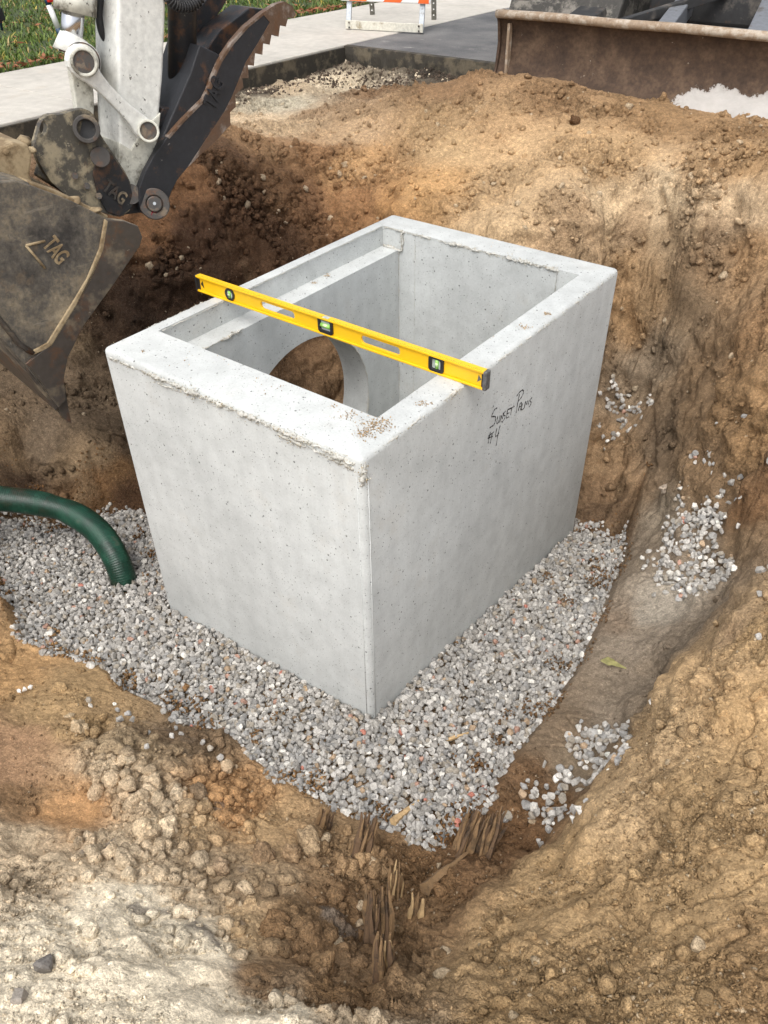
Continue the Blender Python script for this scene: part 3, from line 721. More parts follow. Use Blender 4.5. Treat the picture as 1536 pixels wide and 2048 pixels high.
tag(ground, kind='structure')

# ------------------------------------------------------------------ pavement round the dig
sw = empty('sidewalk', (-3.95, 0, 0.15)); tag(sw, kind='structure')
y0 = -7.3
while y0 < 24:
    V, Fq = boxv((-4.60, y0 + .004, -.02), (-3.34, y0 + 1.496, .150 + 0.002 * random.random()))
    o = part('slab', (V, Fq), 'sidewalk', sw, bev=.006)
    y0 += 1.5
sidewalk_cut = part('cut_edge', boxv((-3.339, -2.6, -.06), (-3.318, 3.985, .138)), 'cut_edge', sw)
road = link('road', mesh_py('road', *merge(boxv((-3.335, 4.0, -.10), (40, 60, .146)))), 'asphalt'); tag(road, kind='structure')
# ragged cut edge of the asphalt
V, Fq = [], []
n = 260
for i in range(n + 1):
    x = -3.335 + 6.0 * i / n
    p = np.array([[x, 0, 0]]); j = float(fbm(p * 9, 4)[0]); k = float(perlin(p * 40)[0])
    for zz, yo in ((.150, 4.03), (.148 - .004 * abs(k), 3.985 - .014 * j), (.10, 3.975 - .02 * j - .006 * k), (.03, 3.97 + .015 * k), (-.08, 3.95)):
        V.append((x, yo, zz))
for i in range(n):
    for k in range(4): Fq.append((i * 5 + k, i * 5 + k + 1, (i + 1) * 5 + k + 1, (i + 1) * 5 + k))
rc = link('broken_edge', mesh_py('broken_edge', V, Fq), 'cut_edge', road)
lawn = link('lawn', mesh_py('lawn', *boxv((-60, -40, -.05), (-4.604, 60, .142))), 'lawn'); tag(lawn, kind='structure')

# ------------------------------------------------------------------ stones and lumps
def hull_lib(n, pts, flat=(.6, 1.0), jitter=.25):
    lib = []
    for _ in range(n):
        p = rng.normal(size=(pts, 3)); p /= np.linalg.norm(p, axis=1)[:, None]
        p *= (1 - jitter * rng.random((pts, 1)))
        p *= np.array([1.0, rng.uniform(.72, 1.0), rng.uniform(*flat)])
        bm = bmesh.new()
        for q in p: bm.verts.new(q)
        r = bmesh.ops.convex_hull(bm, input=bm.verts)
        bmesh.ops.delete(bm, geom=[v for v in bm.verts if not v.link_faces], context='VERTS')
        bmesh.ops.triangulate(bm, faces=bm.faces)
        bmesh.ops.recalc_face_normals(bm, faces=bm.faces)
        bm.verts.index_update()
        lib.append((np.array([v.co[:] for v in bm.verts]), np.array([[v.index for v in f.verts] for f in bm.faces])))
        bm.free()
    return lib
def lump_lib(n, sub=2, amp=.35, flat=(.6, .9)):
    lib = []
    for k in range(n):
        bm = bmesh.new(); bmesh.ops.create_icosphere(bm, subdivisions=sub, radius=1.0)
        v = np.array([q.co[:] for q in bm.verts]); bm.verts.index_update()
        f = np.array([[q.index for q in t.verts] for t in bm.faces]); bm.free()
        s = 1 + amp * fbm(v * 1.2 + 13.7 * k, 2) - .30 * amp * np.abs(perlin(v * 3.1 + 5 * k))
        for _ in range(7):                                 # broken faces
            nn = rng.normal(size=3); nn /= np.linalg.norm(nn); dd = rng.uniform(.55, .85)
            h = (v * s[:, None]) @ nn; s = np.where(h > dd, s * (dd + .25 * (h - dd)) / np.maximum(h, 1e-6), s)
        v = v * s[:, None] * np.array([1.0, rng.uniform(.7, 1), rng.uniform(*flat)])
        lib.append((v, f))
    return lib
STONES = hull_lib(48, 18, (.6, .95), .16)
CRUMBS = hull_lib(30, 8, (.6, 1.0), .3)
LUMPS = lump_lib(16, 2, .55)
def rand_rot(n, tilt=None):
    q = rng.normal(size=(n, 4)); q /= np.linalg.norm(q, axis=1)[:, None]
    w, x, y, z = q.T
    return np.stack([1 - 2 * (y * y + z * z), 2 * (x * y - z * w), 2 * (x * z + y * w), 2 * (x * y + z * w), 1 - 2 * (x * x + z * z), 2 * (y * z - x * w),
                     2 * (x * z - y * w), 2 * (y * z + x * w), 1 - 2 * (x * x + y * y)], 1).reshape(n, 3, 3)
def scatter(lib, pos, size, col):
    """many small bodies in one mesh"""
    n = len(pos); pick = rng.integers(0, len(lib), n); R = rand_rot(n)
    Vs, Fs, Cs, off = [], [], [], 0
    for k, (v, f) in enumerate(lib):
        m = np.where(pick == k)[0]
        if not len(m): continue
        vv = np.einsum('nij,vj->nvi', R[m], v) * size[m][:, None, None] + pos[m][:, None, :]
        Vs.append(vv.reshape(-1, 3)); Cs.append(np.repeat(col[m], len(v), 0))
        Fs.append((f[None] + (np.arange(len(m)) * len(v))[:, None, None] + off).reshape(-1, 3)); off += len(m) * len(v)
    return np.concatenate(Vs), np.concatenate(Fs), np.concatenate(Cs)
def stone_cols(n):
    t = rng.random(n); base = np.array([lin((150, 146, 140))] * n) * 1.0
    base[t < .35] = lin((176, 172, 166)); base[t > .62] = lin((146, 144, 141)); base[t > .80] = lin((150, 142, 130)); base[t > .90] = lin((206, 202, 194))
    base[t > .970] = lin((160, 138, 114)); base[t > .988] = lin((168, 134, 118)); base[t > .9975] = lin((184, 122, 106))
    return base * rng.uniform(.84, 1.14, (n, 1))
_gz_all = ZB
def surf_z(P):
    """bilinear height of the finished ground sheet (vertical displacement only)"""
    Zf = P3[:, 2].reshape(ny, nx)
    ix = np.clip(np.searchsorted(gx, P[:, 0]) - 1, 0, nx - 2); iy = np.clip(np.searchsorted(gy, P[:, 1]) - 1, 0, ny - 2)
    tx = (P[:, 0] - gx[ix]) / (gx[ix + 1] - gx[ix]); ty = (P[:, 1] - gy[iy]) / (gy[iy + 1] - gy[iy])
    return (Zf[iy, ix] * (1 - tx) * (1 - ty) + Zf[iy, ix + 1] * tx * (1 - ty) + Zf[iy + 1, ix] * (1 - tx) * ty + Zf[iy + 1, ix + 1] * tx * ty)
def jgrid(x0, x1, y0, y1, s):
    a, b = np.meshgrid(np.arange(x0, x1, s), np.arange(y0, y1, s))
    p = np.stack([a.ravel(), b.ravel()], 1); return p + rng.uniform(-.5, .5, p.shape) * s
lo, hi = GRAVEL.min(0) - .05, GRAVEL.max(0) + .05
pos, size = [], []
for lay, (zo, s) in enumerate(((-.007, .0185), (.003, .0185), (.010, .024))):
    p = jgrid(lo[0], hi[0], lo[1], hi[1], s)
    p3_ = np.concatenate([p, np.zeros((len(p), 1))], 1)
    sd = poly_sd(p, GRAVEL) + .035 * fbm(p3_ * 9, 3)
    inb = (p[:, 0] > BX0 - .004) & (p[:, 0] < BX1 + .004) & (p[:, 1] > BY0 - .004) & (p[:, 1] < BY1 + .004)
    keep = (sd < (.02 if lay < 2 else -.01)) & ~inb & (np.abs(p[:, 0]) < 3.0)
    if lay == 2: keep &= rng.random(len(p)) < .7
    p = p[keep]
    z = gz(p[:, 0], p[:, 1]) + zo + .012 * fbm(np.concatenate([p, np.zeros((len(p), 1))], 1) * 4, 3) + rng.uniform(-.005, .005, len(p))
    sz_ = surf_z(p); fl_ = sz_ < gz(p[:, 0], p[:, 1]) + .045 + .05 * perlin(np.concatenate([p, z[:, None]], 1) * 11); p, z, sz_ = p[fl_], z[fl_], sz_[fl_]
    z = np.maximum(z, sz_ + .002)
    pos.append(np.concatenate([p, z[:, None]], 1)); size.append(np.clip(rng.normal(.0122, .0034, len(p)), .005, .023))
pos = np.concatenate(pos); size = np.concatenate(size)
V, Fq, C = scatter(STONES, pos, size, stone_cols(len(pos)))
gravel = link('gravel', mesh_np('gravel', V, Fq, False, C), 'stone'); tag(gravel, 'grey crushed stone bedding round the foot of the concrete box', 'gravel', kind='stuff')

def stone_patch(name, px_poly, density, label, smin=.008, smax=.018, lay=1):
    poly = np.array([hit(*p)[:2] for p in px_poly]); lo, hi = poly.min(0), poly.max(0)
    n = int((hi[0] - lo[0]) * (hi[1] - lo[1]) * density)
    p = rng.uniform(lo, hi, (n, 2)); sd = poly_sd(p, poly) + .03 * fbm(np.concatenate([p, np.zeros((n, 1))], 1) * 14, 2)
    keep = (sd < 0) | ((sd < .06) & (rng.random(n) < .10)); p = p[keep]
    sz = rng.uniform(smin, smax, len(p))
    z = surf_z(p) + sz * rng.uniform(.1, .7, len(p)) + (rng.random(len(p)) < .25) * .015 * lay
    V, Fq, C = scatter(STONES, np.concatenate([p, z[:, None]], 1), sz, np.clip(stone_cols(len(p)) * 1.2, 0, .8))
    o = link(name, mesh_np(name, V, Fq, False, C), 'stone'); return tag(o, label, 'gravel', kind='stuff')
stone_patch('spilled_gravel', [(1385, 905), (1430, 930), (1440, 990), (1420, 1050), (1478, 1100), (1470, 1140), (1420, 1190), (1360, 1200), (1310, 1170), (1320, 1110), (1350, 1060), (1345, 1000)], 5600, 'pale stones spilled on the grey shelf of the right bank')
stone_patch('spilled_gravel', [(1150, 1450), (1230, 1450), (1255, 1480), (1240, 1530), (1180, 1540), (1140, 1510)], 3800, 'small heap of stones on the grey slope left of the near bank')
stone_patch('spilled_gravel', [(1050, 1560), (1120, 1540), (1190, 1560), (1180, 1620), (1120, 1670), (1060, 1660), (1035, 1610)], 1900, 'loose stones on brown soil behind the near bank edge', .009, .020)
stone_patch('spilled_gravel', [(1185, 800), (1240, 775), (1310, 765), (1300, 830), (1260, 870), (1190, 870)], 1100, 'stones scattered on the soil behind the far right box corner', .010, .018)
stone_patch('spilled_gravel', [(1490, 1170), (1536, 1150), (1536, 1290), (1500, 1290)], 260, 'few pale stones on the near right bank')
stone_patch('spilled_gravel', [(140, 1400), (330, 1440), (470, 1520), (440, 1540), (300, 1470), (160, 1420)], 420, 'stones mixed into soil along the left gravel edge', .008, .016)

# crumbs and lumps of soil
def soil_scatter(name, px_boxes, n, smin, smax, lib, label, power=2.5, tint=1.0):
    pos = []
    for (a, b, c, d_), share in px_boxes:
        m = int(n * share)
        P = CAM[None] + 0
        uv = np.stack([rng.uniform(a, c, m), rng.uniform(b, d_, m)], 1)
        pos.append(uv)
    uv = np.concatenate(pos)
    D = np.stack([(uv[:, 0] - 768) / FPX, (1024 - uv[:, 1]) / FPX, np.ones(len(uv))], 1) @ R_
    t0 = np.full(len(uv), .5); found = np.zeros(len(uv), bool); tt = np.zeros(len(uv))
    for t in np.arange(.7, 7.0, .03):
        X = CAM[None] + D * t
        act = ~found
        if not act.any(): break
        zz = surf_z(X[act][:, :2]); bl = X[act][:, 2] < zz
        ids = np.where(act)[0][bl]; found[ids] = True; tt[ids] = t - .015
    X = (CAM[None] + D * tt[:, None])[found]
    inb = (X[:, 0] > BX0 - .02) & (X[:, 0] < BX1 + .02) & (X[:, 1] > BY0 - .02) & (X[:, 1] < BY1 + .02)
    ok = ~inb & (X[:, 0] > -3.3) & (X[:, 1] < 3.95) & (poly_sd(X[:, :2], GRAVEL) > .02)
    X = X[ok]
    c, r = soil_field(X)
    keep = rng.random(len(X)) < np.clip(r * 1.25 - .1, .02, 1) * np.clip(.35 + 1.3 * sstep(-.3, .5, perlin(X * 4.0 + 33)), 0, 1); X, c, r = X[keep], c[keep], r[keep]
    s = smin + (smax - smin) * rng.random(len(X)) ** power
    X[:, 2] = surf_z(X[:, :2]) + s * .12
    cc = c * rng.uniform(.80, 1.25, (len(X), 1)) * tint; pk = rng.random(len(X)) < .06; cc[pk] = cc[pk] * .4 + lin((225, 205, 175)) * .5
    V, Fq, C = scatter(lib, X, s, cc)
    o = link(name, mesh_np(name, V, Fq, True, C), 'soil'); tag(o, label, 'soil', kind='stuff'); return o
FG = [((0, 1330, 900, 2060), .40), ((850, 1450, 1560, 2060), .32), ((1560, 900, 2000, 2060), .06), ((1200, 500, 1560, 1450), .08), ((300, 130, 1536, 560), .12), ((0, 500, 420, 1030), .04)]
FG2 = [((0, 1330, 900, 2060), .30), ((850, 1450, 1560, 2060), .12), ((1200, 500, 1560, 1450), .10), ((300, 130, 1536, 560), .22), ((0, 500, 420, 1030), .08), ((300, 290, 800, 560), .18)]
soil_scatter('soil_crumbs', FG, 130000, .0016, .0075, CRUMBS, 'loose soil crumbs strewn over the dug ground', 2.0)
soil_scatter('soil_lumps', FG2, 5200, .006, .028, LUMPS, 'broken soil lumps strewn over the dug ground', 3.6)

WALLS = [((300, 290, 760, 560), .6), ((0, 740, 290, 1020), .4)]
soil_scatter('wall_clods', WALLS, 2600, .005, .030, LUMPS, 'damp dark clods hanging on the left pit wall', 3.2)
# soil spilled over the edge of the gravel
p = jgrid(lo[0], hi[0], lo[1], hi[1], .011); p3_ = np.concatenate([p, np.zeros((len(p), 1))], 1)
sd = poly_sd(p, GRAVEL); nz = fbm(p3_ * 7 + 80, 3)
inb = (p[:, 0] > BX0 - .01) & (p[:, 0] < BX1 + .01) & (p[:, 1] > BY0 - .01) & (p[:, 1] < BY1 + .01)
keep = (sd < .02) & (nz > .02 + 3.0 * np.clip(-sd, 0, 1)) & ~inb & (rng.random(len(p)) < .75)
p = p[keep]; z = np.maximum(gz(p[:, 0], p[:, 1]) + .012, surf_z(p)) + rng.uniform(-.004, .010, len(p))
X = np.concatenate([p, z[:, None]], 1); c, _ = soil_field(X)
V, Fq, C = scatter(LUMPS[:6] and CRUMBS, X, rng.uniform(.004, .012, len(p)), (c * .5 + lin((150, 108, 64)) * .45) * rng.uniform(.75, 1.2, (len(p), 1)))
o = link('spilled_soil', mesh_np('spilled_soil', V, Fq, True, C), 'soil'); tag(o, 'brown soil spilled over the edge of the gravel', 'soil', kind='stuff')
# broken asphalt below the cut pavement
n = 11000
uv = np.stack([rng.uniform(440, 1000, n), rng.uniform(85, 210, n)], 1)
D = np.stack([(uv[:, 0] - 768) / FPX, (1024 - uv[:, 1]) / FPX, np.ones(n)], 1) @ R_
X = CAM[None] + D * ((.03 - CAM[2]) / D[:, 2])[:, None]
cut_d = np.minimum(X[:, 0] + 3.31, 3.96 - X[:, 1]); nz = fbm(X * 3.2 + 5, 3)
keep = (cut_d > 0) & (cut_d < .20 + .55 * np.clip(nz + .25, 0, 1)); X = X[keep]
sz = .003 + .013 * rng.random(len(X)) ** 3
X[:, 2] = surf_z(X[:, :2]) + sz * .3
cc = np.tile(lin((78, 66, 55)), (len(X), 1)) * rng.uniform(.5, 1.5, (len(X), 1)); pk = rng.random(len(X)) < .10; cc[pk] = lin((206, 190, 164)) * rng.uniform(.7, 1.1, (pk.sum(), 1))
V, Fq, C = scatter(STONES, X, sz, cc)
o = link('asphalt_rubble', mesh_np('asphalt_rubble', V, Fq, False, C), 'stone'); tag(o, 'black asphalt crumbs and pale rubble below the cut pavement', 'rubble', kind='stuff')

soil_scatter('pale_lumps', [((140, 1430, 540, 1880), .75), ((540, 1640, 760, 1960), .25)], 1300, .008, .034, LUMPS, 'pale dry lumps heaped on the left foreground berm', 2.2, 1.12)

soil_scatter('mound_lumps', [((440, 140, 1536, 480), .8), ((1200, 430, 1536, 900), .2)], 5200, .005, .024, LUMPS[:8], 'small lumps lying on the far mound', 3.0, 1.05)

# ------------------------------------------------------------------ precast concrete box
box = empty('concrete_catch_basin', (BX0 / 2, BY1 / 2, -1.2))
tag(box, 'grey precast concrete catch basin standing open on gravel in the pit', 'catch basin')
body = link('walls', mesh_py('walls', *boxv((BX0, BY0, -1.45), (BX1, BY1, 0))), 'concrete', box)
_o = ORG[box.name]
att = body.data.attributes.new('bevel_weight_edge', 'FLOAT', 'EDGE')
wts = np.zeros(len(body.data.edges), np.float32)
for i, e in enumerate(body.data.edges):
    a, b = [np.array(body.data.vertices[k].co[:]) + _o for k in e.vertices]
    if max(a[2], b[2]) < -1.4: continue
    wts[i] = 1.0 if abs(a[2] - b[2]) > .5 else .8
att.data.foreach_set('value', wts)
bv = body.modifiers.new('bevel', 'BEVEL'); bv.width = .022; bv.segments = 4; bv.limit_method = 'WEIGHT'
_m = evaluated_mesh(body); body.modifiers.clear(); body.data = _m
HC, HR = (0.775, -0.66), 0.40
bcut = cutter
cuts = [bcut(boxv((-.925, .185, -1.6), (-.172, 1.410, .2))),
        bcut(boxv((-1.010, .1851, -.086), (-.095, 1.4099, .2))),
        bcut(cyl((-1.3, HC[0], HC[1]), (-.7, HC[0], HC[1]), HR, 72))]
bpy.context.view_layer.update()
subtract(body, cuts)
bm = bmesh.new(); bm.from_mesh(body.data); bmesh.ops.triangulate(bm, faces=bm.faces); bm.to_mesh(body.data); bm.free()
if not body.data.materials: body.data.materials.append(M['concrete'])
auto_smooth(body, 28)
part('floor_slab', boxv((-.96, .15, -1.40), (-.13, 1.45, -1.28)), 'concrete', box)

FINC = hull_lib(16, 9, (.55, 1.0), .3)
def bead(name, path, r, seed=0.0, gap=0.0):
    """ragged fin of cement crumbs along a cast edge"""
    P = [np.array(p, float) for p in path]; pos = []
    for a, b in zip(P[:-1], P[1:]):
        n = max(4, int(np.linalg.norm(b - a) / .00055)); t = rng.random(n)[:, None]; pos.append(a + (b - a) * t)
    pos = np.concatenate(pos); k = .75 + .9 * fbm(pos * 13 + seed, 3) - gap
    keep = rng.random(len(pos)) < np.clip(k * 1.4 + .25, .05, 1); pos, k = pos[keep], np.clip(k[keep], .2, 1.8)
    pos = pos + rng.normal(0, .55, pos.shape) * (r * k)[:, None] * 1.1
    sz = r * rng.uniform(.12, .36, len(pos)) * np.sqrt(k)
    col = np.tile(lin((190, 187, 174)), (len(pos), 1)) * rng.uniform(.62, 1.2, (len(pos), 1)); w_ = rng.random(len(pos)) < .2; col[w_] = lin((178, 160, 128)) * rng.uniform(.7, 1.1, (w_.sum(), 1))
    V, Fq, C = scatter(FINC, pos, sz, col)
    o = link(name, mesh_np(name, V, Fq, True, C), 'stone', box); o['kind'] = 'stuff'
    out = []
    for a, b in zip(P[:-1], P[1:]):
        m = max(2, int(np.linalg.norm(b - a) / .004)); out += [a + (b - a) * j / m for j in range(m)]
    out = np.array(out + [P[-1]]); rr = r * .62 * np.clip(.72 + .9 * fbm(out * 13 + seed, 3) - gap, .15, 1.7)
    V, Fq = tube(out, list(rr), 9); V = np.array(V)
    V = V + np.stack([fbm(V * 70 + seed + k_ * 9, 3) for k_ in range(3)], 1) * r * .7
    part(name, (list(V), Fq), 'rough_concrete', box, True); return o
bead('cement_fin', [(-1.03, -.001, -.026), (-.75, 0, -.021), (-.5, 0, -.018), (-.2, 0, -.017), (-.025, .0, -.022)], .0095, seed=1, gap=-.10)
bead('cement_fin', [(-.80, -.001, -.040), (-.62, .0, -.036), (-.5, 0, -.030)], .0060, seed=3, gap=.2)
bead('cement_fin', [(-.30, -.001, -.034), (-.15, .0, -.034), (-.03, 0, -.040)], .0085, seed=4, gap=.05)
bead('cement_fin', [(-.008, .010, -.018), (-.004, .006, -.045), (-.006, .008, -.085)], .012, seed=5, gap=.0)
bead('cement_fin', [(-.006, .02, -.010), (-.004, .5, -.010), (-.004, 1.0, -.012), (-.006, 1.53, -.012)], .0065, seed=6, gap=.1)
bead('cement_fin', [(-1.005, .20, -.004), (-1.008, .6, -.003), (-1.008, 1.40, -.003)], .0032, seed=7, gap=.25)
bead('cement_fin', [(-1.00, 1.408, -.004), (-.8, 1.410, -.005), (-.5, 1.411, -.005), (-.18, 1.411, -.004)], .0085, seed=8, gap=.05)
bead('cement_fin', [(-1.005, 1.405, -.080), (-.94, 1.404, -.086), (-.905, 1.405, -.086), (-.905, 1.407, -.004)], .0075, seed=9, gap=.05)
bead('cement_fin', [(-.185, 1.409, -.006), (-.182, 1.408, -.10)], .0065, seed=10, gap=.05)
bead('cement_fin', [(-.925, .19, -.088), (-.925, .32, -.087), (-.925, .48, -.087)], .0075, seed=11, gap=.05)
bead('cement_fin', [(-.925, 1.408, -.09), (-.925, 1.409, -.7), (-.925, 1.409, -1.2)], .0055, seed=12, gap=.25)
bead('cement_fin', [(-.84, 1.409, -.01), (-.84, 1.4095, -.35), (-.84, 1.4095, -1.0)], .0028, seed=13, gap=.4)
bead('cement_fin', [(-.924, HC[0] + HR * math.cos(t), HC[1] + HR * math.sin(t)) for t in np.linspace(-.9, 1.05, 24)], .0050, seed=14, gap=.1)
bead('cement_fin', [(-1.06, -.0, -.012), (-1.063, .25, -.008), (-1.062, .55, -.008)], .006, seed=15, gap=.2)
for a_, b_ in (((.0002, .021, -.06), (.0002, .021, -1.3)), ((-.021, -.0002, -.06), (-.021, -.0002, -1.3))): part('form_seam', tube([a_, b_], .0013, 6), 'concrete', box, True)
# crumbs of mud left on the rim
mp, ms = [], []
for k, (px, py, r, n_) in enumerate([(752, 850, .045, 260), (730, 868, .030, 120), (1094, 628, .014, 50), (1050, 655, .020, 40), (850, 808, .022, 50), (655, 552, .014, 40), (628, 566, .012, 30), (612, 505, .012, 30), (596, 508, .008, 16), (286, 703, .010, 12), (668, 812, .012, 12), (560, 760, .08, 30), (975, 675, .02, 14), (700, 830, .035, 60), (420, 715, .10, 20), (1000, 490, .1, 12)]):
    zt = -.086 if (px, py) in ((655, 552), (628, 566)) else 0
    c = atz(px, py, zt); q = rng.normal(0, .5, (n_, 2)) * r; n_ = len(q); z_ = np.abs(rng.normal(0, .0015, n_))
    mp.append(np.concatenate([c[:2] + q, zt + .0006 + z_[:, None]], 1)); ms.append(rng.uniform(.0008, .0036, n_))
mp, ms = np.concatenate(mp), np.concatenate(ms)
ok = (mp[:, 0] < -.012) & (mp[:, 0] > BX0 + .015) & (mp[:, 1] > .012) & ~((mp[:, 0] > -1.01) & (mp[:, 0] < -.095) & (mp[:, 1] > .185) & (mp[:, 1] < 1.41) & (mp[:, 2] > -.05)); mp, ms = mp[ok], ms[ok]
V, Fq, C = scatter(CRUMBS, mp, ms, np.tile(lin((206, 174, 132)), (len(mp), 1)) * rng.uniform(.7, 1.2, (len(mp), 1)))
o = link('mud_crumbs', mesh_np('mud_crumbs', V, Fq, True, C), 'soil', box); o['kind'] = 'stuff'
# marker handwriting
def strokes_mesh(strokes, w, conv):
    VF = []
    for st in strokes:
        P = [conv(*p) for p in st]
        Q_ = []
        for a, b in zip(P[:-1], P[1:]):
            for k in range(4): Q_.append(a + (b - a) * k / 4)
        Q_.append(P[-1])
        Q_ = np.array(Q_)
        for _ in range(2): Q_[1:-1] = (Q_[:-2] + 2 * Q_[1:-1] + Q_[2:]) / 4
        V, Fq = [], []
        for i, p in enumerate(Q_):
            dd = Q_[min(i + 1, len(Q_) - 1)] - Q_[max(i - 1, 0)]; dd /= np.linalg.norm(dd)
            nn = np.array([0, -dd[2], dd[1]]); ww = w * (.75 + .35 * math.sin(i * 1.7))
            V += [p + nn * ww, p - nn * ww]
        for i in range(len(Q_) - 1): Fq.append((2 * i, 2 * i + 1, 2 * i + 3, 2 * i + 2))
        VF.append((V, Fq))
    return VF
def tconv(cx_, cy_): 
    p = atx(940 + cx_ / 8.533, 750 + cy_ / 8.533, 0.0); return np.array([0.0008, p[1], p[2]])
LETTERS = [[[(400, 520), (385, 555)]], [[(460, 560), (420, 580), (385, 650), (362, 715), (400, 705), (438, 710), (430, 790), (405, 850), (370, 875), (325, 905), (352, 890)]],
           [[(470, 700), (450, 830), (480, 820), (510, 690)]], [[(503, 812), (530, 672), (545, 770), (568, 640)]], [[(605, 610), (575, 650), (572, 690), (600, 690), (590, 740), (540, 812)]],
           [[(640, 590), (612, 745), (662, 708)], [(628, 665), (668, 640)], [(640, 592), (690, 565)]], [[(665, 582), (757, 532)], [(712, 556), (690, 682)]],
           [[(845, 320), (810, 480), (783, 650)], [(795, 360), (840, 290), (895, 250), (914, 270), (905, 320), (870, 390), (815, 452)]],
           [[(820, 612), (845, 500), (880, 450), (860, 602)], [(830, 548), (872, 530)]], [[(892, 480), (870, 602), (915, 572), (930, 545)]], [[(925, 548), (947, 430), (957, 520), (987, 420), (992, 505)]],
           [[(1057, 383), (1010, 430), (1042, 460), (1036, 500), (1003, 545)]],
           [[(345, 970), (305, 1168)], [(378, 985), (343, 1168)], [(305, 1048), (402, 970)], [(298, 1078), (388, 1045)]], [[(455, 905), (425, 1070), (492, 988)], [(512, 858), (480, 980), (443, 1205)]]]
for st in LETTERS: part('handwritten_letter', merge(*strokes_mesh(st, .0026, tconv)), 'ink', box)

# ------------------------------------------------------------------ spirit level
LX0, LX1, LY = -1.147, 0.072, 0.480                        # front face of the flanges at LY
lev = empty('spirit_level', ((LX0 + LX1) / 2, LY + .012, 0))
tag(lev, 'yellow spirit level laid across the rims of the concrete box', 'spirit level')
wy0, wy1 = LY + .0075, LY + .0165
web = link('web', mesh_py('web', *boxv((LX0 + .006, wy0, .0075), (LX1 - .012, wy1, .0535))), 'yellow', lev)
def stadium(x0, x1, z0, z1):
    pts = []; r = (z1 - z0) / 2; zc = (z0 + z1) / 2
    for k in range(13): t = PI / 2 + PI * k / 12; pts.append((x0 + r + r * math.cos(t) * .8, wy0 - .02, zc + r * math.sin(t)))
    for k in range(13): t = -PI / 2 + PI * k / 12; pts.append((x1 - r + r * math.cos(t) * .8, wy0 - .02, zc + r * math.sin(t)))
    return extr(pts, (0, .06, 0))
VIALS = [(-.976, .024, 'round'), (-.536, .030, 'square'), (-.104, .026, 'square')]
subtract(web, [cutter(stadium(-.832, -.672, .0155, .0415)), cutter(stadium(-.395, -.238, .0155, .0415))])
if not web.data.materials: web.data.materials.append(M['yellow'])
bevel(web, .0015)
part('bottom_flange', boxv((LX0 + .004, LY, 0.0006), (LX1 - .010, LY + .024, .0072)), 'yellow', lev, bev=.0015)
fl = part('top_flange', boxv((LX0 + .004, LY, .0535), (LX1 - .010, LY + .024, .0605)), 'yellow', lev, bev=.0015)
VF = []
for k in range(1, 190):
    x = LX0 + .01 + k * .00635
    if x > LX1 - .02: break
    ln = .009 if k % 4 == 0 else .0045
    VF.append(boxv((x - .0005, LY + .0015, .0604), (x + .0005, LY + .0015 + ln, .06075)))
o = part('ruler_print', merge(*VF), 'ink', fl); o['kind'] = 'stuff'
part('end_cap', boxv((LX0, LY - .0005, .0002), (LX0 + .008, LY + .0245, .061)), 'black_plastic', lev, bev=.002)
ec = part('end_cap', boxv((LX1 - .013, LY - .0005, .0002), (LX1, LY + .0245, .061)), 'grey_plastic', lev, bev=.003)
part('edge_wear', merge(boxv((LX1 - .0155, LY - .0003, .012), (LX1 - .0128, LY + .012, .052))), 'black_plastic', ec)
part('corner_mark', extr([(LX0 + .022, wy0 - .0006, .030), (LX0 + .034, wy0 - .0006, .044), (LX0 + .038, wy0 - .0006, .016)], (0, .0004, 0)), 'ink', lev)
part('corner_mark', boxv((LX0 + .0075, wy0 - .0008, .0076), (LX0 + .019, wy0 - .0003, .048)), 'ink', lev)
part('corner_mark', extr([(LX1 - .020, wy0 - .0006, .030), (LX1 - .030, wy0 - .0006, .043), (LX1 - .034, wy0 - .0006, .018)], (0, .0004, 0)), 'grey_plastic', lev)
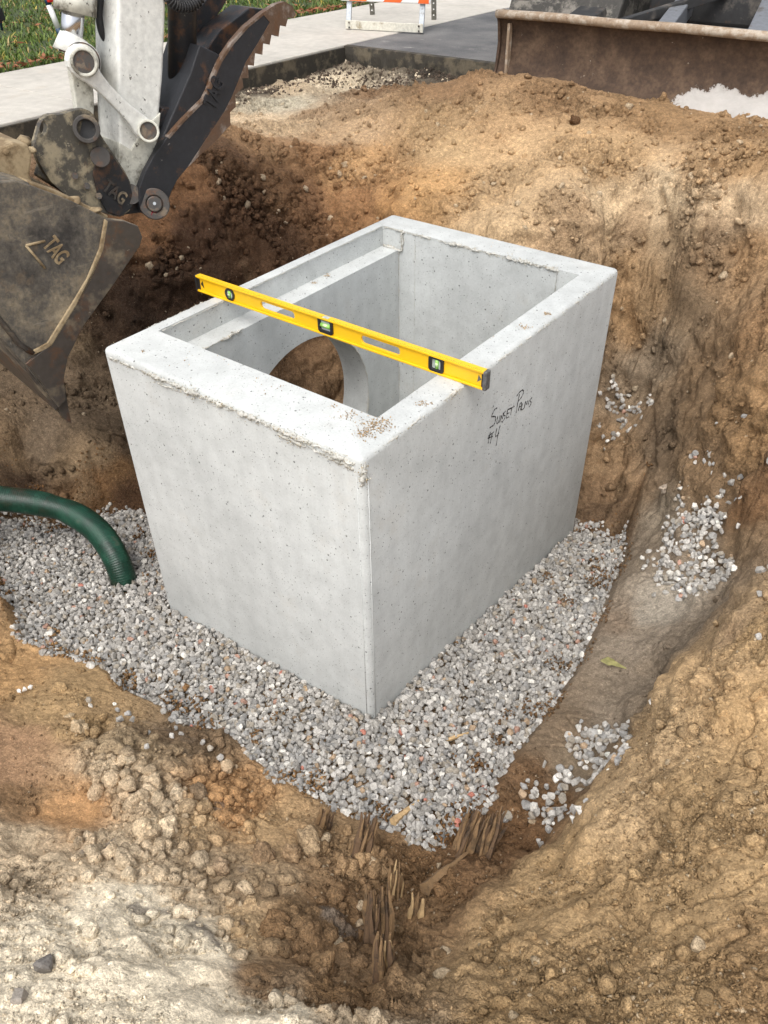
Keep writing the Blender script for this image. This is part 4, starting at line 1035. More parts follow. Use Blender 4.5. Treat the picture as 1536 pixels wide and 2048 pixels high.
for x, z, kind in VIALS:
    if kind == 'round':
        fr = part('vial_frame', ring_tube((x, LY + .002, z + .005), (x, LY + .021, z + .005), .0150, .0225, 28), 'black_plastic', lev, bev=.001)
        part('vial_block', cyl((x, LY + .006, z + .005), (x, LY + .018, z + .005), .0152, 24), 'vial_clear', fr)
        part('vial_tube', cyl((x, LY + .0045, z - .007), (x, LY + .0045, z + .017), .0052, 14), 'vial_green', fr, True)
        part('bubble', cyl((x, LY + .0035, z + .001), (x, LY + .0035, z + .009), .0046, 12), 'bubble', fr, True)
        part('vial_line', merge(boxv((x - .006, LY - .0012, z + .0005), (x + .006, LY - .0006, z + .0012)), boxv((x - .006, LY - .0012, z + .0095), (x + .006, LY - .0006, z + .0102))), 'ink', fr)
    else:
        z0, z1, hw = .0045, .0565, .0265
        if x < -.3: z0, z1, hw = .006, .060, .031
        def oct_(w, a, b, yy, ch): return [(x - w + ch, yy, a), (x + w - ch, yy, a), (x + w, yy, a + ch), (x + w, yy, b - ch), (x + w - ch, yy, b), (x - w + ch, yy, b), (x - w, yy, b - ch), (x - w, yy, a + ch)]
        A_, B_ = oct_(hw, z0, z1, LY + .001, .008), oct_(hw - .010, z0 + .011, z1 - .009, LY + .001, .004)
        V = A_ + B_ + [(p[0], LY + .021, p[2]) for p in A_] + [(p[0], LY + .021, p[2]) for p in B_]
        Fq = []
        for k in range(8):
            k2 = (k + 1) % 8
            Fq += [(k, k2, 8 + k2, 8 + k), (16 + k, 24 + k, 24 + k2, 16 + k2), (k, 16 + k, 16 + k2, k2), (8 + k, 8 + k2, 24 + k2, 24 + k)]
        fr = part('vial_frame', (V, Fq), 'black_plastic', lev, bev=.0012)
        part('vial_block', boxv((x - hw + .0105, LY + .007, z0 + .0115), (x + hw - .0105, LY + .018, z1 - .0095)), 'vial_clear', fr)
        vertical = x > -.3
        zc = (z0 + z1) / 2
        if vertical:
            part('vial_tube', cyl((x + .002, LY + .0065, z0 + .013), (x + .002, LY + .0065, z1 - .011), .0055, 14), 'vial_green', fr, True)
            part('bubble', cyl((x + .002, LY + .0055, zc - .004), (x + .002, LY + .0055, zc + .006), .0050, 12), 'bubble', fr, True)
        else:
            part('vial_tube', cyl((x - hw + .012, LY + .0065, zc), (x + hw - .012, LY + .0065, zc), .0075, 14), 'vial_green', fr, True)
            part('bubble', cyl((x - .008, LY + .0050, zc + .001), (x + .008, LY + .0050, zc + .001), .0062, 12), 'bubble', fr, True)
            part('top_window', boxv((x - .012, LY + .003, .0602), (x + .012, LY + .019, .0612)), 'vial_clear', fr)

# ------------------------------------------------------------------ excavator
AY = math.radians(10)
AU = np.array([math.sin(AY), math.cos(AY), 0]); AW = np.array([math.cos(AY), -math.sin(AY), 0]); AC = np.array([-1.65, .5, 0])
def arm(px, py, w): return atplane(px, py, AC + AW * w, AW)
def plate(pts, w, th): return extr([arm(a, b, w) for a, b in pts], -AW * th)
def smooth_pts(pts, it=1, closed=True):
    P = [np.array(p, float) for p in pts]
    for _ in range(it):
        Q_ = []; n = len(P)
        for i in range(n if closed else n - 1):
            a, b = P[i], P[(i + 1) % n]; Q_ += [a * .75 + b * .25, a * .25 + b * .75]
        P = Q_ if closed else [P[0]] + Q_ + [P[-1]]
    return P
ex = empty('excavator', (-.75, 5.2, .15))
tag(ex, 'excavator reaching over the pit with white stick, black thumb, muddy bucket and blade', 'excavator')
# stick
STK = [(242, -900), (330, -900), (333, 0), (327, 150), (319, 235), (312, 300), (300, 360), (284, 405), (262, 420), (243, 405), (236, 350), (240, 280), (238, 200), (236, 100), (236, 0)]
part('stick', plate(STK, .085, .17), 'white_paint', ex, bev=.012, seg=3)
foot = [(322, 225), (316, 280), (303, 350), (286, 408), (262, 422), (242, 408), (236, 350), (239, 285), (262, 300), (285, 262)]
part('stick_nose', plate(foot, .091, .182), 'dirty_white', ex, bev=.004)
part('stick_pin', cyl(arm(262, 388, .118), arm(262, 388, -.14), .035), 'pin', ex)
# bucket cylinder
b0, b1, b2, b3 = arm(139, 108, 0), arm(150, 62, 0), arm(150, 20, 0), arm(158, -500, 0)
part('bucket_cylinder', tube([b2, b3], .062, 28), 'white_paint', ex, True)
gl = part('cylinder_gland', tube([arm(150, 26, 0), arm(151, -14, 0)], .068, 28), 'dirty_white', ex, True)
part('cylinder_rod', tube([b0, arm(151, -20, 0)], .036, 24), 'chrome', ex, True)
part('rod_neck', tube([b0, arm(148, 72, 0)], [.055, .045], 24), 'white_paint', ex, True)
part('rod_eye', cyl(arm(166, 122, .055), arm(166, 122, -.055), .058, 28), 'white_paint', ex, True)
part('joint_spacer', cyl(arm(166, 122, .125), arm(166, 122, -.16), .050, 28), 'dirty_white', ex, True)
for w_ in (.062, -.062): part('joint_seal', cyl(arm(166, 122, w_ + .004), arm(166, 122, w_ - .004), .056, 28), 'pin', ex, True)
hp2 = [arm(*p, -.02) for p in smooth_pts([(214, -80), (204, -20), (196, 30), (205, 75), (228, 92)], 3, False)]
part('stick_hose', tube(hp2, .012, 12), 'rubber', ex, True)
# links from the joint to the stick
LNK = smooth_pts([(138, 100), (160, 86), (182, 98), (190, 122), (212, 160), (255, 205), (296, 236), (312, 250), (312, 272), (296, 284), (278, 276), (258, 246), (222, 206), (186, 172), (150, 152), (134, 128)], 1)
for w in (.135, -.11):
    lk = part('idler_link', plate(LNK, w, .030), 'white_paint', ex, bev=.006)
    if w > 0:
        part('pin_boss', ring_tube(arm(168, 124, w - .01), arm(168, 124, w + .022), .033, .043), 'dirty_white', lk, bev=.003)
        part('pin', cyl(arm(168, 124, w - .01), arm(168, 124, w + .016), .033), 'pin', lk)
        part('pin_boss', ring_tube(arm(297, 262, w - .01), arm(297, 262, w + .030), .029, .038), 'dirty_white', lk, bev=.003)
        part('pin', cyl(arm(297, 262, w - .01), arm(297, 262, w + .022), .030), 'pin', lk)
# links from the joint down to the coupler
PL = smooth_pts([(138, 112), (165, 100), (182, 118), (184, 150), (190, 200), (186, 262), (170, 275), (156, 262), (152, 205), (144, 160)], 1)
for w in (.085, -.06): part('bucket_link', plate(PL, w, .030), 'dirty_white', ex, bev=.005)
# coupler ears
EAR = [(77, 262), (83, 242), (97, 229), (121, 230), (145, 222), (168, 217), (184, 224), (193, 242), (196, 262), (226, 307), (258, 355), (266, 388), (264, 418), (240, 436), (202, 424), (170, 412), (110, 375), (80, 330), (68, 295)]
for w in (.115, -.085):
    e_ = part('coupler_ear', plate(smooth_pts(EAR, 1), w, .030), 'muddy_steel' if w < 0 else 'mud_coat', ex, bev=0)
    cc_ = [arm(103 + 10 * math.cos(t) * .8, 262 + 15 * math.sin(t), w + .06) for t in np.linspace(0, 2 * PI, 20, endpoint=False)]
    subtract(e_, [cutter(extr(cc_, -AW * .14))]); 
    bevel(e_, .004)
    if w > 0:
        part('pin_boss', ring_tube(arm(173, 258, w - .02), arm(173, 258, w + .035), .030, .045), 'muddy_steel', e_, bev=.003)
        part('boss_pin', cyl(arm(173, 258, w - .1), arm(173, 258, w + .008), .031), 'dark_frame', e_)
        part('coupler_pin', cyl(arm(201, 314, w - .2), arm(201, 314, w + .035), .034), 'muddy_steel', e_, bev=.003)
DK = [(196, 300), (222, 306), (256, 356), (265, 388), (263, 416), (240, 434), (214, 424), (196, 392), (186, 350)]
dk = part('coupler_side', plate(DK, .121, .0055), 'black_steel', ex, bev=.002)
part('coupler_core', plate([(110, 330), (180, 330), (235, 390), (240, 428), (170, 410), (100, 365)], .085, .14), 'mud_coat', ex, bev=.006)
for k_ in range(3): part('coupler_bolt', cyl(arm(150 + 24 * k_, 352 + 20 * k_, .115), arm(150 + 24 * k_, 352 + 20 * k_, .128), .012, 6), 'pin', ex)
part('thumb_bracket', plate([(240, 380), (262, 372), (300, 385), (318, 408), (300, 424), (262, 428), (240, 432)], .10, .17), 'black_steel', ex, bev=.005)
# raised maker's mark cast into the steel
def raised_text(s, p0, p1, up, w, h, mat, parent, out=AW, depth=.004):
    cu = bpy.data.curves.new('mark', 'FONT'); cu.body = s; cu.extrude = depth; cu.size = 1.0; cu.offset = .02
    o = bpy.data.objects.new('mark', cu); COL.objects.link(o)
    me = evaluated_mesh(o); bpy.data.objects.remove(o); bpy.data.curves.remove(cu)
    v = np.zeros(len(me.vertices) * 3, np.float32); me.vertices.foreach_get('co', v); v = v.reshape(-1, 3)
    a, b = arm(*p0, w), arm(*p1, w); L = v[:, 0].max(); dx = (b - a) / L
    ez = np.array(out); ex_ = (b - a) / np.linalg.norm(b - a); ey = np.cross(ez, ex_)
    if np.dot(ey, arm(*up, w) - a) < 0: ey = -ey
    v2 = a[None] + v[:, 0:1] * dx[None] + v[:, 1:2] * ey[None] * h / .7 + v[:, 2:3] * ez[None]
    me.vertices.foreach_set('co', v2.astype(np.float32).ravel()); me.update()
    me.materials.clear()
    o = link('raised_mark', me, mat, parent); return o
raised_text('TAG', (203, 378), (243, 410), (225, 360), .1225, .045, 'muddy_steel', dk)
# thumb
TH = [(690, 930), (720, 850), (770, 760), (830, 680), (900, 600), (960, 540), (1010, 490), (1040, 430), (1060, 370), (1090, 300), (1150, 210), (1220, 130), (1300, 65), (1370, 20), (1410, 8), (1450, 30), (1466, 72), (1452, 92), (1428, 86), (1416, 132), (1388, 124),
      (1380, 182), (1346, 170), (1336, 222), (1304, 214), (1300, 272), (1264, 264), (1258, 326), (1228, 322), (1232, 386), (1200, 388), (1206, 432), (1166, 470), (1168, 530), (1140, 556), (1142, 620), (1112, 650), (1070, 700), (1000, 760), (930, 830), (880, 890), (850, 950), (825, 1020), (790, 1075), (750, 1082), (705, 1055), (686, 1000)]
TH = [(a / 2.477, b / 2.477) for a, b in TH]
for w in (.135, -.125):
    t_ = part('thumb_plate', plate(TH, w, .026), 'thumb_steel', ex, bev=.003)
    if w > 0:
        worn = [p for p in TH[12:40]] + [(450, 222), (466, 190), (478, 160), (492, 125), (520, 80), (540, 45)]
        part('worn_teeth', plate(worn, w + .0025, .0022), 'rust_steel', t_)
        part('worn_edge', merge(*[extr([arm(*TH[i], w + .002), arm(*TH[i + 1], w + .002), arm(TH[i + 1][0] + 4, TH[i + 1][1] + 3, w + .002), arm(TH[i][0] + 4, TH[i][1] + 3, w + .002)], -AW * .0285) for i in range(3, 14)]), 'rust_steel', t_)
        raised_text('TAG', (428, 220), (449, 165), (418, 190), w + .002, .055, 'thumb_steel', t_)
        part('thumb_boss', ring_tube(arm(309, 408, w - .01), arm(309, 408, w + .022), .030, .056, 32), 'pin', t_, bev=.004)
        part('thumb_pin', cyl(arm(309, 408, w - .01), arm(309, 408, w + .030), .028), 'pin', t_, bev=.004)
        part('grease_fitting', cyl(arm(309, 407, w + .028), arm(309, 407, w + .036), .006, 10), 'galv', t_)
        part('paint_mark', extr([arm(304, 421, w + .023), arm(313, 421, w + .023), arm(315, 430, w + .023), (arm(308, 435, w + .023)), arm(302, 430, w + .023)], AW * .001), 'red_mark', t_)
part('thumb_web', plate([(300, 395), (325, 330), (370, 260), (405, 205), (415, 160), (440, 110), (400, 90), (380, 150), (345, 230), (310, 310), (285, 380)], .115, .222), 'thumb_steel', ex, bev=.004)
part('thumb_tip_web', plate([(415, 160), (440, 120), (500, 55), (545, 20), (500, 15), (440, 60), (405, 110)], .02, .13), 'black_steel', ex, bev=.004)
part('thumb_axle', cyl(arm(309, 408, .15), arm(309, 408, -.16), .030), 'pin', ex)
part('thumb_gusset', plate([(385, 30), (440, -30), (470, -25), (430, 40), (425, 95), (440, 110), (400, 170), (385, 110)], -.10, .02), 'black_steel', ex, bev=.003)
# thumb cylinder
part('thumb_cylinder', tube([arm(364, 163, .0), arm(367, -260, .0)], .052, 28), 'black_steel', ex, True)
part('cylinder_port', tube([arm(380, 118, .03), arm(383, -40, .03)], .011, 12), 'black_steel', ex, True)
part('port_fitting', tube([arm(381, 128, .03), arm(381, 112, .03)], .020, 10), 'black_steel', ex, True)
part('thumb_rod', tube([arm(358, 240, 0), arm(362, 150, 0)], .025, 20), 'chrome', ex, True)
part('rod_clevis', plate([(340, 222), (372, 222), (380, 245), (372, 266), (340, 266), (334, 245)], .05, .10), 'black_steel', ex, bev=.005)
part('clevis_pin', cyl(arm(356, 243, .09), arm(356, 243, -.09), .026), 'pin', ex)
part('thumb_lug', plate([(325, 215), (345, 215), (352, 235), (352, 270), (318, 272), (316, 240)], .075, .15), 'black_steel', ex, bev=.004)
hp = [arm(*p, .10) for p in smooth_pts([(328, -60), (332, -12), (346, 8), (366, 15), (388, 10), (402, -4), (410, -60)], 3, False)]
hs = part('hydraulic_hose', tube(hp, .016, 14), 'rubber', ex, True)
coil = []
hl = np.array(hp); seglen = np.r_[0, np.cumsum(np.linalg.norm(np.diff(hl, axis=0), axis=1))]
for k in range(900):
    s_ = seglen[-1] * k / 899; j = min(np.searchsorted(seglen, s_), len(hl) - 1); j = max(j, 1)
    t_ = (s_ - seglen[j - 1]) / max(seglen[j] - seglen[j - 1], 1e-6); p_ = hl[j - 1] * (1 - t_) + hl[j] * t_
    x_, y_, _ = frame_of(hl[j] - hl[j - 1]); a_ = s_ / .0105 * 2 * PI
    coil.append(p_ + .0175 * (math.cos(a_) * x_ + math.sin(a_) * y_))
part('spring_guard', tube(coil, .0028, 5), 'dark_frame', hs, True)
# bucket
BW = .30
BS = [(64, 372), (74, 376), (145, 403), (216, 438), (250, 442), (276, 452), (285, 474), (280, 492), (226, 571), (168, 651), (136, 715), (128, 755), (132, 800), (118, 815), (52, 732), (0, 674), (-65, 590), (-105, 505), (-108, 440), (-70, 390), (-20, 366), (30, 362)]
for w, nm in ((BW, 'side_plate'), (-BW + .025, 'side_plate')):
    sp = part(nm, plate(BS, w, .025), 'bucket_side', ex, bev=.003)
    if w > 0:
        side_near = sp
        part('side_cutter', plate([(216, 440), (250, 443), (276, 453), (285, 474), (280, 492), (226, 571), (168, 651), (136, 715), (128, 755), (133, 802), (118, 812), (60, 735), (52, 728), (100, 690), (150, 610), (205, 500)], w + .010, .0095), 'bucket_edge', sp, bev=.003)
        lft = [(210, 438), (199, 498), (174, 558), (144, 608), (95, 686), (62, 704)]; rgt = [(64, 712), (104, 694), (154, 614), (183, 565), (207, 503), (217, 443)]
        part('clay_ridge', plate(lft + rgt, w + .010, .0095), 'clay_rib', sp, bev=.004, seg=3)
        part('clay_ridge', tube([arm(a, b, w + .004) for a, b in ((66, 706), (40, 690), (0, 640), (-60, 570))], [.010, .010, .009, .007], 8), 'bucket_edge', sp, True)
        part('badge_frame', merge(*[tube([arm(*a, w + .002), arm(*b, w + .002)], .0045, 6) for a, b in (((52, 491), (90, 482)), ((52, 491), (90, 536)))]), 'clay_rib', sp, True)
        raised_text('TAG', (84, 490), (116, 530), (100, 480), w + .001, .055, 'clay_rib', sp, depth=.003)
outer = [(118, 815), (52, 732), (0, 674), (-65, 590), (-105, 505), (-108, 440), (-70, 390), (-20, 366), (30, 362), (64, 372)]
V, Fq = [], []
sm = smooth_pts(outer, 2, False); ctr = np.mean([arm(a, b, 0) for a, b in BS], 0)
for a, b in sm:
    p = arm(a, b, BW); n_ = p - ctr; n_ -= AW * np.dot(n_, AW); n_ /= np.linalg.norm(n_)
    V += [p - AW * .02 + n_ * .006, p - AW * (2 * BW - .02) + n_ * .006, p - AW * (2 * BW - .02) - n_ * .014, p - AW * .02 - n_ * .014]
for i in range(len(sm) - 1):
    for k in range(4): Fq.append((i * 4 + k, i * 4 + (k + 1) % 4, (i + 1) * 4 + (k + 1) % 4, (i + 1) * 4 + k))
Fq += [(0, 3, 2, 1), tuple(len(V) - 4 + k for k in range(4))]
part('bucket_shell', (V, Fq), 'bucket_side', ex, True)
part('bucket_top', plate([(64, 366), (145, 396), (216, 431), (216, 440), (145, 405), (64, 376)], BW - .025, 2 * BW - .05), 'clay_rib', ex, bev=.003)
part('hinge_plate', plate([(-40, 330), (0, 298), (28, 286), (56, 288), (66, 312), (60, 350), (72, 378), (40, 372), (0, 366), (-30, 366)], .17, .34), 'clay_rib', ex, bev=.008)
part('cutting_lip', plate([(124, 806), (112, 822), (60, 752), (52, 732), (70, 740)], BW - .01, 2 * BW - .02), 'bucket_edge', ex, bev=.003)
for w in (.285, .105, -.07, -.245):
    c0 = [(96, 768), (132, 770), (143, 846), (136, 842)]
    part('tooth', plate([(92, 778), (110, 748), (131, 775), (137, 815), (144, 846), (137, 846), (118, 822)], w, .055), 'bucket_edge', ex, bev=.004)
for k, (px, py, w, r) in enumerate([(20, 292, .10, .05), (45, 288, .02, .05), (0, 300, .14, .04), (60, 300, .14, .03), (150, 402, .26, .03), (190, 420, .28, .025), (110, 392, .22, .035)]):
    v, f = LUMPS[(k * 3) % len(LUMPS)]; c = arm(px, py, w)
    part('mud_lump', ([c + q * r * np.array([1, 1, .6]) for q in v], f.tolist()), 'clay_rib', ex, True)
# boom and carrier above and behind the view
top = arm(300, -760, 0)
def beam(p, q, w0, h0, w1, h1):
    V = []
    d_ = np.array(q) - np.array(p); d_ /= np.linalg.norm(d_); x_ = np.cross(d_, (0, 0, 1.0)); x_ /= np.linalg.norm(x_); z_ = np.cross(x_, d_)
    for c_, w_, h_ in ((p, w0, h0), (q, w1, h1)):
        for sx, sz in ((-1, -1), (1, -1), (1, 1), (-1, 1)): V.append(np.array(c_) + x_ * sx * w_ / 2 + z_ * sz * h_ / 2)
    return V, [(0, 1, 2, 3), (4, 7, 6, 5), (0, 4, 5, 1), (1, 5, 6, 2), (2, 6, 7, 3), (3, 7, 4, 0)]
kn = np.array([-1.2, 3.3, 2.9])
part('boom', merge(beam(top, kn, .16, .25, .2, .42), beam(kn - [0, .05, .0], (-.85, 5.4, 1.1), .2, .42, .22, .32)), 'white_paint', ex, bev=.01)
# blade
V, Fq = [], []
prof = [(3.215, .545), (3.245, .52), (3.268, .47), (3.278, .40), (3.272, .33), (3.250, .265), (3.220, .215), (3.190, .165)]
xs = np.linspace(-1.575, .45, 40)
prof_b = [(a + .016, b) for a, b in prof]
for x in xs:
    for a, b in prof + prof_b[::-1]: V.append((x, a, b))
m_ = 2 * len(prof)
for i in range(len(xs) - 1):
    for k in range(m_): Fq.append((i * m_ + k, i * m_ + (k + 1) % m_, (i + 1) * m_ + (k + 1) % m_, (i + 1) * m_ + k))
Fq += [tuple(range(m_)), tuple(range((len(xs) - 1) * m_, len(xs) * m_))]
bl = part('blade', (V, Fq), 'blade', ex); auto_smooth(bl, 50)
part('blade_lip', tube([(x, 3.232, .545 + .002 * math.sin(x * 9)) for x in np.linspace(-1.59, .46, 30)], .022, 14), 'blade_lip', bl, True)
part('end_plate', extr([(-1.592, 3.19, .16), (-1.592, 3.245, .28), (-1.592, 3.262, .40), (-1.592, 3.245, .50), (-1.592, 3.215, .56), (-1.592, 3.30, .56), (-1.592, 3.32, .36), (-1.592, 3.30, .16)], (.016, 0, 0)), 'blade', bl, bev=.003)
part('blade_rib', boxv((-1.52, 3.235, .17), (-1.505, 3.268, .50)), 'blade_lip', bl)
part('push_arm', beam((-.72, 3.36, .42), (-.98, 4.6, .55), .09, .10, .09, .12), 'grey_paint', ex, bev=.006)
part('push_arm', beam((-.16, 3.36, .42), (-.42, 4.6, .60), .24, .06, .24, .06), 'grey_paint', ex, bev=.006)
part('arm_brace', beam((-1.35, 3.36, .38), (-.62, 4.4, .62), .05, .05, .05, .05), 'dark_frame', ex, bev=.004)
part('blade_bracket', extr([(-1.28, 3.31, .22), (-1.28, 3.31, .50), (-1.28, 3.62, .56), (-1.28, 3.75, .40)], (.16, 0, 0)), 'dark_frame', ex, bev=.006)
part('car_body', boxv((-1.15, 4.3, .42), (-.15, 6.2, .85)), 'dark_frame', ex, bev=.02)
for x0, x1 in ((-1.78, -1.40), (.02, .40)):
    pr = []
    for k in range(13): t = PI / 2 + PI * k / 12; pr.append((3.95 + .24 * math.cos(t), .41 + .24 * math.sin(t)))
    for k in range(13): t = -PI / 2 + PI * k / 12; pr.append((6.3 + .24 * math.cos(t), .41 + .24 * math.sin(t)))
    tr = part('track', extr([(x0, a, b) for a, b in pr], (x1 - x0, 0, 0)), 'track', ex, bev=.004)
    for k in range(24):
        y_ = 3.98 + k * .10
        part('track_pad', boxv((x0 - .004, y_, .648), (x1 + .004, y_ + .055, .674)), 'track', tr)
    for k in range(7):
        t = PI / 2 + PI * (k + .5) / 7; y_, z_ = 3.95 + .24 * math.cos(t), .41 + .24 * math.sin(t)
        dy_, dz_ = math.cos(t), math.sin(t)
        part('track_pad', extr([(x0 - .004, y_ - dz_ * .028, z_ + dy_ * .028), (x0 - .004, y_ + dz_ * .028, z_ - dy_ * .028), (x0 - .004, y_ + dz_ * .028 + dy_ * .026, z_ - dy_ * .028 + dz_ * .026), (x0 - .004, y_ - dz_ * .028 + dy_ * .026, z_ + dy_ * .028 + dz_ * .026)], (x1 - x0 + .008, 0, 0)), 'track', tr)
part('guard_panel', extr([(-1.40, 3.55, .36), (-1.05, 3.55, .36), (-1.05, 3.75, .75), (-1.40, 3.75, .75)], (0, .03, 0)), 'track', ex, bev=.004)

# ------------------------------------------------------------------ green hose
hpx = [(-160, 990, -.90), (-70, 990, -.92), (0, 997, -.94), (75, 1005, -.97), (140, 1022, -1.0), (195, 1058, -1.03), (228, 1105, -1.09), (245, 1150, -1.17), (252, 1185, -1.26)]
hpts = smooth_pts([atz(*p) for p in hpx], 3, False)
rr = []
for i in range(len(hpts)): rr.append(.049)
# resample and add spiral ribs
hl = np.array(hpts); sl = np.r_[0, np.cumsum(np.linalg.norm(np.diff(hl, axis=0), axis=1))]
ns = int(sl[-1] / .0018); ss = np.linspace(0, sl[-1], ns)
hl = np.stack([np.interp(ss, sl, hl[:, k]) for k in range(3)], 1)
rr = .0555 + .0006 * np.sin(ss / .0085 * 2 * PI)
kink = np.exp(-((ss - sl[-1] * .52) / .05) ** 2); rr = rr * (1 - .10 * kink)
V, Fq = tube(list(hl), list(rr), 28)
hose = link('suction_hose', mesh_py('suction_hose', V, Fq, True), 'hose', org=(float(hl[-1][0]), float(hl[-1][1]), float(hl[-1][2])))
tag(hose, 'dark green ribbed suction hose curving down into the gravel', 'hose')

# ------------------------------------------------------------------ barricade on the pavement edge
bc = empty('barricade', tuple(atz(770, 60, .15)))
tag(bc, 'folding A frame barricade with orange and white striped rail on the sidewalk', 'barricade')
pl, pr_ = atz(697, 58, .152), atz(842, 66, .152)
bk = np.array([-.30, .62, 0]); hh = np.array([-.16, .33, 1.0])
ux = (pr_ - pl) / np.linalg.norm(pr_ - pl)
for p in (pl, pr_):
    part('front_leg', beam(p + [0, 0, .0], p + hh, .040, .026, .040, .026), 'galv', bc, bev=.003)
for p in (atz(745, 29, .152), atz(868, 39, .152)):
    q = p + np.array([.12, -.24, 1.0]) ; lg = part('rear_leg', beam(p, q, .042, .022, .042, .022), 'galv_dark', bc, bev=.003)
    for k in range(4):
        c = p + (q - p) * (.035 + .045 * k); part('bolt_hole', cyl(c + np.array([.013, -.026, 0]) * .35, c + np.array([.018, -.034, 0]) * .45, .006, 10), 'white_sheet', lg)
e0, e1 = pl - ux * .02, pr_ + ux * .02
up_ = np.array([0, 0, 1.0])
brc = part('bottom_bar', beam(e0 + up_ * .035 + [.01, -.02, 0], e1 + up_ * .035 + [.01, -.02, 0], .012, .062, .012, .062), 'off_white', bc, bev=.003)
for p in (e0, e1):
    for s_ in (-.018, .016):
        c = p + up_ * (.035 + s_) + (ux * .035 if p is e0 else -ux * .035); part('bolt', cyl(c + np.array([.014, -.030, 0]), c + np.array([.02, -.036, 0]), .007, 10), 'pin', brc)
zr = .192
fr = np.array([.012, -.026, 0])
r0, r1 = pl + hh * zr - ux * .07 + fr, pr_ + hh * zr + ux * .07 + fr
rail = part('rail', beam(r0 + up_ * .15, r1 + up_ * .15, .022, .30, .022, .30), 'white_sheet', bc, bev=.008)
L_ = np.linalg.norm(r1 - r0)
nrm_r = np.cross(ux, up_); nrm_r = nrm_r if nrm_r[1] < 0 else -nrm_r
k = -.22
while k < L_:
    a0, a1, b0, b1 = k, k + .15, k + .30, k + .45
    q = [(max(0.01, min(L_ - .01, t)), z_) for t, z_ in ((a0, .004), (a1, .004), (b1, .296), (b0, .296))]
    if q[1][0] - q[0][0] > .01 or q[2][0] - q[3][0] > .01:
        part('orange_stripe', extr([r0 + ux * t + up_ * z_ + nrm_r * .0125 for t, z_ in q], nrm_r * .0012), 'orange', rail)
    k += .30

# ------------------------------------------------------------------ survey gear on the lawn
tp = empty('survey_tripod', tuple(atz(6, 52, .15))); tag(tp, 'grey survey tripod leg with red clamps standing in the grass', 'tripod')
f0 = atz(4, 60, .145); dtop = np.array([.10, .06, 1.0])
part('lower_leg', tube([f0, f0 + dtop * .30], [.010, .016], 12), 'tripod_blue', tp, True)
part('upper_leg', tube([f0 + dtop * .14, f0 + dtop * 1.3], .022, 14), 'galv', tp, True)
part('clamp', boxv(tuple(f0 + dtop * .10 - .032), tuple(f0 + dtop * .10 + [.03, .03, .06])), 'black_plastic', tp, bev=.006)
c = f0 + dtop * .12 + np.array([.02, -.035, .0])
part('clamp_knob', tube([c, c + np.array([.02, -.03, 0])], .022, 10), 'tripod_red', tp, bev=.004)
c = f0 + dtop * .07 + np.array([.02, -.035, .0])
part('clamp_knob', tube([c, c + np.array([.02, -.03, 0])], .020, 10), 'tripod_red', tp, bev=.004)
for dx, dy in ((-.75, .25), (-.35, .85)):
    part('far_leg', tube([f0 + np.array([dx, dy, 0]), f0 + dtop * 1.3], [.012, .022], 12), 'galv', tp, True)
part('tripod_head', tube([f0 + dtop * 1.28, f0 + dtop * 1.28 + up_ * .06], .08, 20), 'black_plastic', tp)
pf, ptop = atz(122, 72, .148), None
pd = np.array([-.165, -.10, 1.0])
pole = empty('range_pole', tuple(pf)); tag(pole, 'leaning white pole with navy and red bands behind the bucket cylinder', 'pole')
t = 0.0
for ln, mt in ((.055, 'tripod_blue'), (.16, 'white_sheet'), (.075, 'tripod_blue'), (.20, 'white_sheet'), (.08, 'tripod_red'), (.5, 'white_sheet'), (.2, 'tripod_red')):
    part('band', tube([pf + pd * t, pf + pd * (t + ln)], .0225, 14), mt, pole, True); t += ln
part('clip', boxv(tuple(pf + pd * .235 + [.018, -.02, -.0]), tuple(pf + pd * .235 + [.05, .02, .06])), 'tripod_red', pole, bev=.006)

# ------------------------------------------------------------------ grass, litter
ng = 70000
gxy = np.stack([-4.62 - 5.2 * rng.random(ng) ** 1.35, rng.uniform(-.3, 9.5, ng)], 1)
den = fbm(np.concatenate([gxy, np.zeros((ng, 1))], 1) * 2.2, 3)
keep = rng.random(ng) < np.clip(.62 + .7 * den, .10, 1); gxy, den = gxy[keep], den[keep]; ng = len(gxy)
ang = rng.uniform(0, 2 * PI, ng); hgt = rng.uniform(.014, .052, ng) * (1 + .5 * np.clip(den, -.5, .8)); wd = rng.uniform(.004, .009, ng)
lean = rng.normal(0, .55, (ng, 2)) * hgt[:, None]
b3_ = np.concatenate([gxy, np.full((ng, 1), .140)], 1); ax_ = np.stack([np.cos(ang), np.sin(ang), np.zeros(ng)], 1) * wd[:, None]
mid = b3_ + np.concatenate([lean * .35, (hgt * .6)[:, None]], 1); tip = b3_ + np.concatenate([lean, hgt[:, None]], 1)
V = np.stack([b3_ - ax_, b3_ + ax_, mid + ax_ * .8, mid - ax_ * .8, tip], 1).reshape(-1, 3)
o5 = np.arange(ng)[:, None] * 5
Fq = np.concatenate([o5 + [0, 1, 2], o5 + [0, 2, 3], o5 + [3, 2, 4]], 0)
t = rng.random(ng); gc = np.tile(np.array([[.055, .105, .018]]), (ng, 1)); gc[t > .5] = (.085, .135, .025); gc[t > .74] = (.035, .07, .014); gc[t > .86] = (.20, .17, .07); gc[t > .95] = (.28, .25, .05)
gc *= rng.uniform(.9, 1.7, (ng, 1)) * np.array([1.15, 1.0, 1.0])
grass = link('grass', mesh_np('grass', V, Fq, False, np.repeat(gc, 5, 0)), 'grass'); tag(grass, 'patchy green grass beyond the sidewalk', 'grass', kind='stuff')
nl = 1500
lx = np.where(rng.random(nl) < .72, -4.60 - np.abs(rng.normal(0, .07, nl)), -4.62 - 3 * rng.random(nl)); ly = rng.uniform(-.2, 8.5, nl)
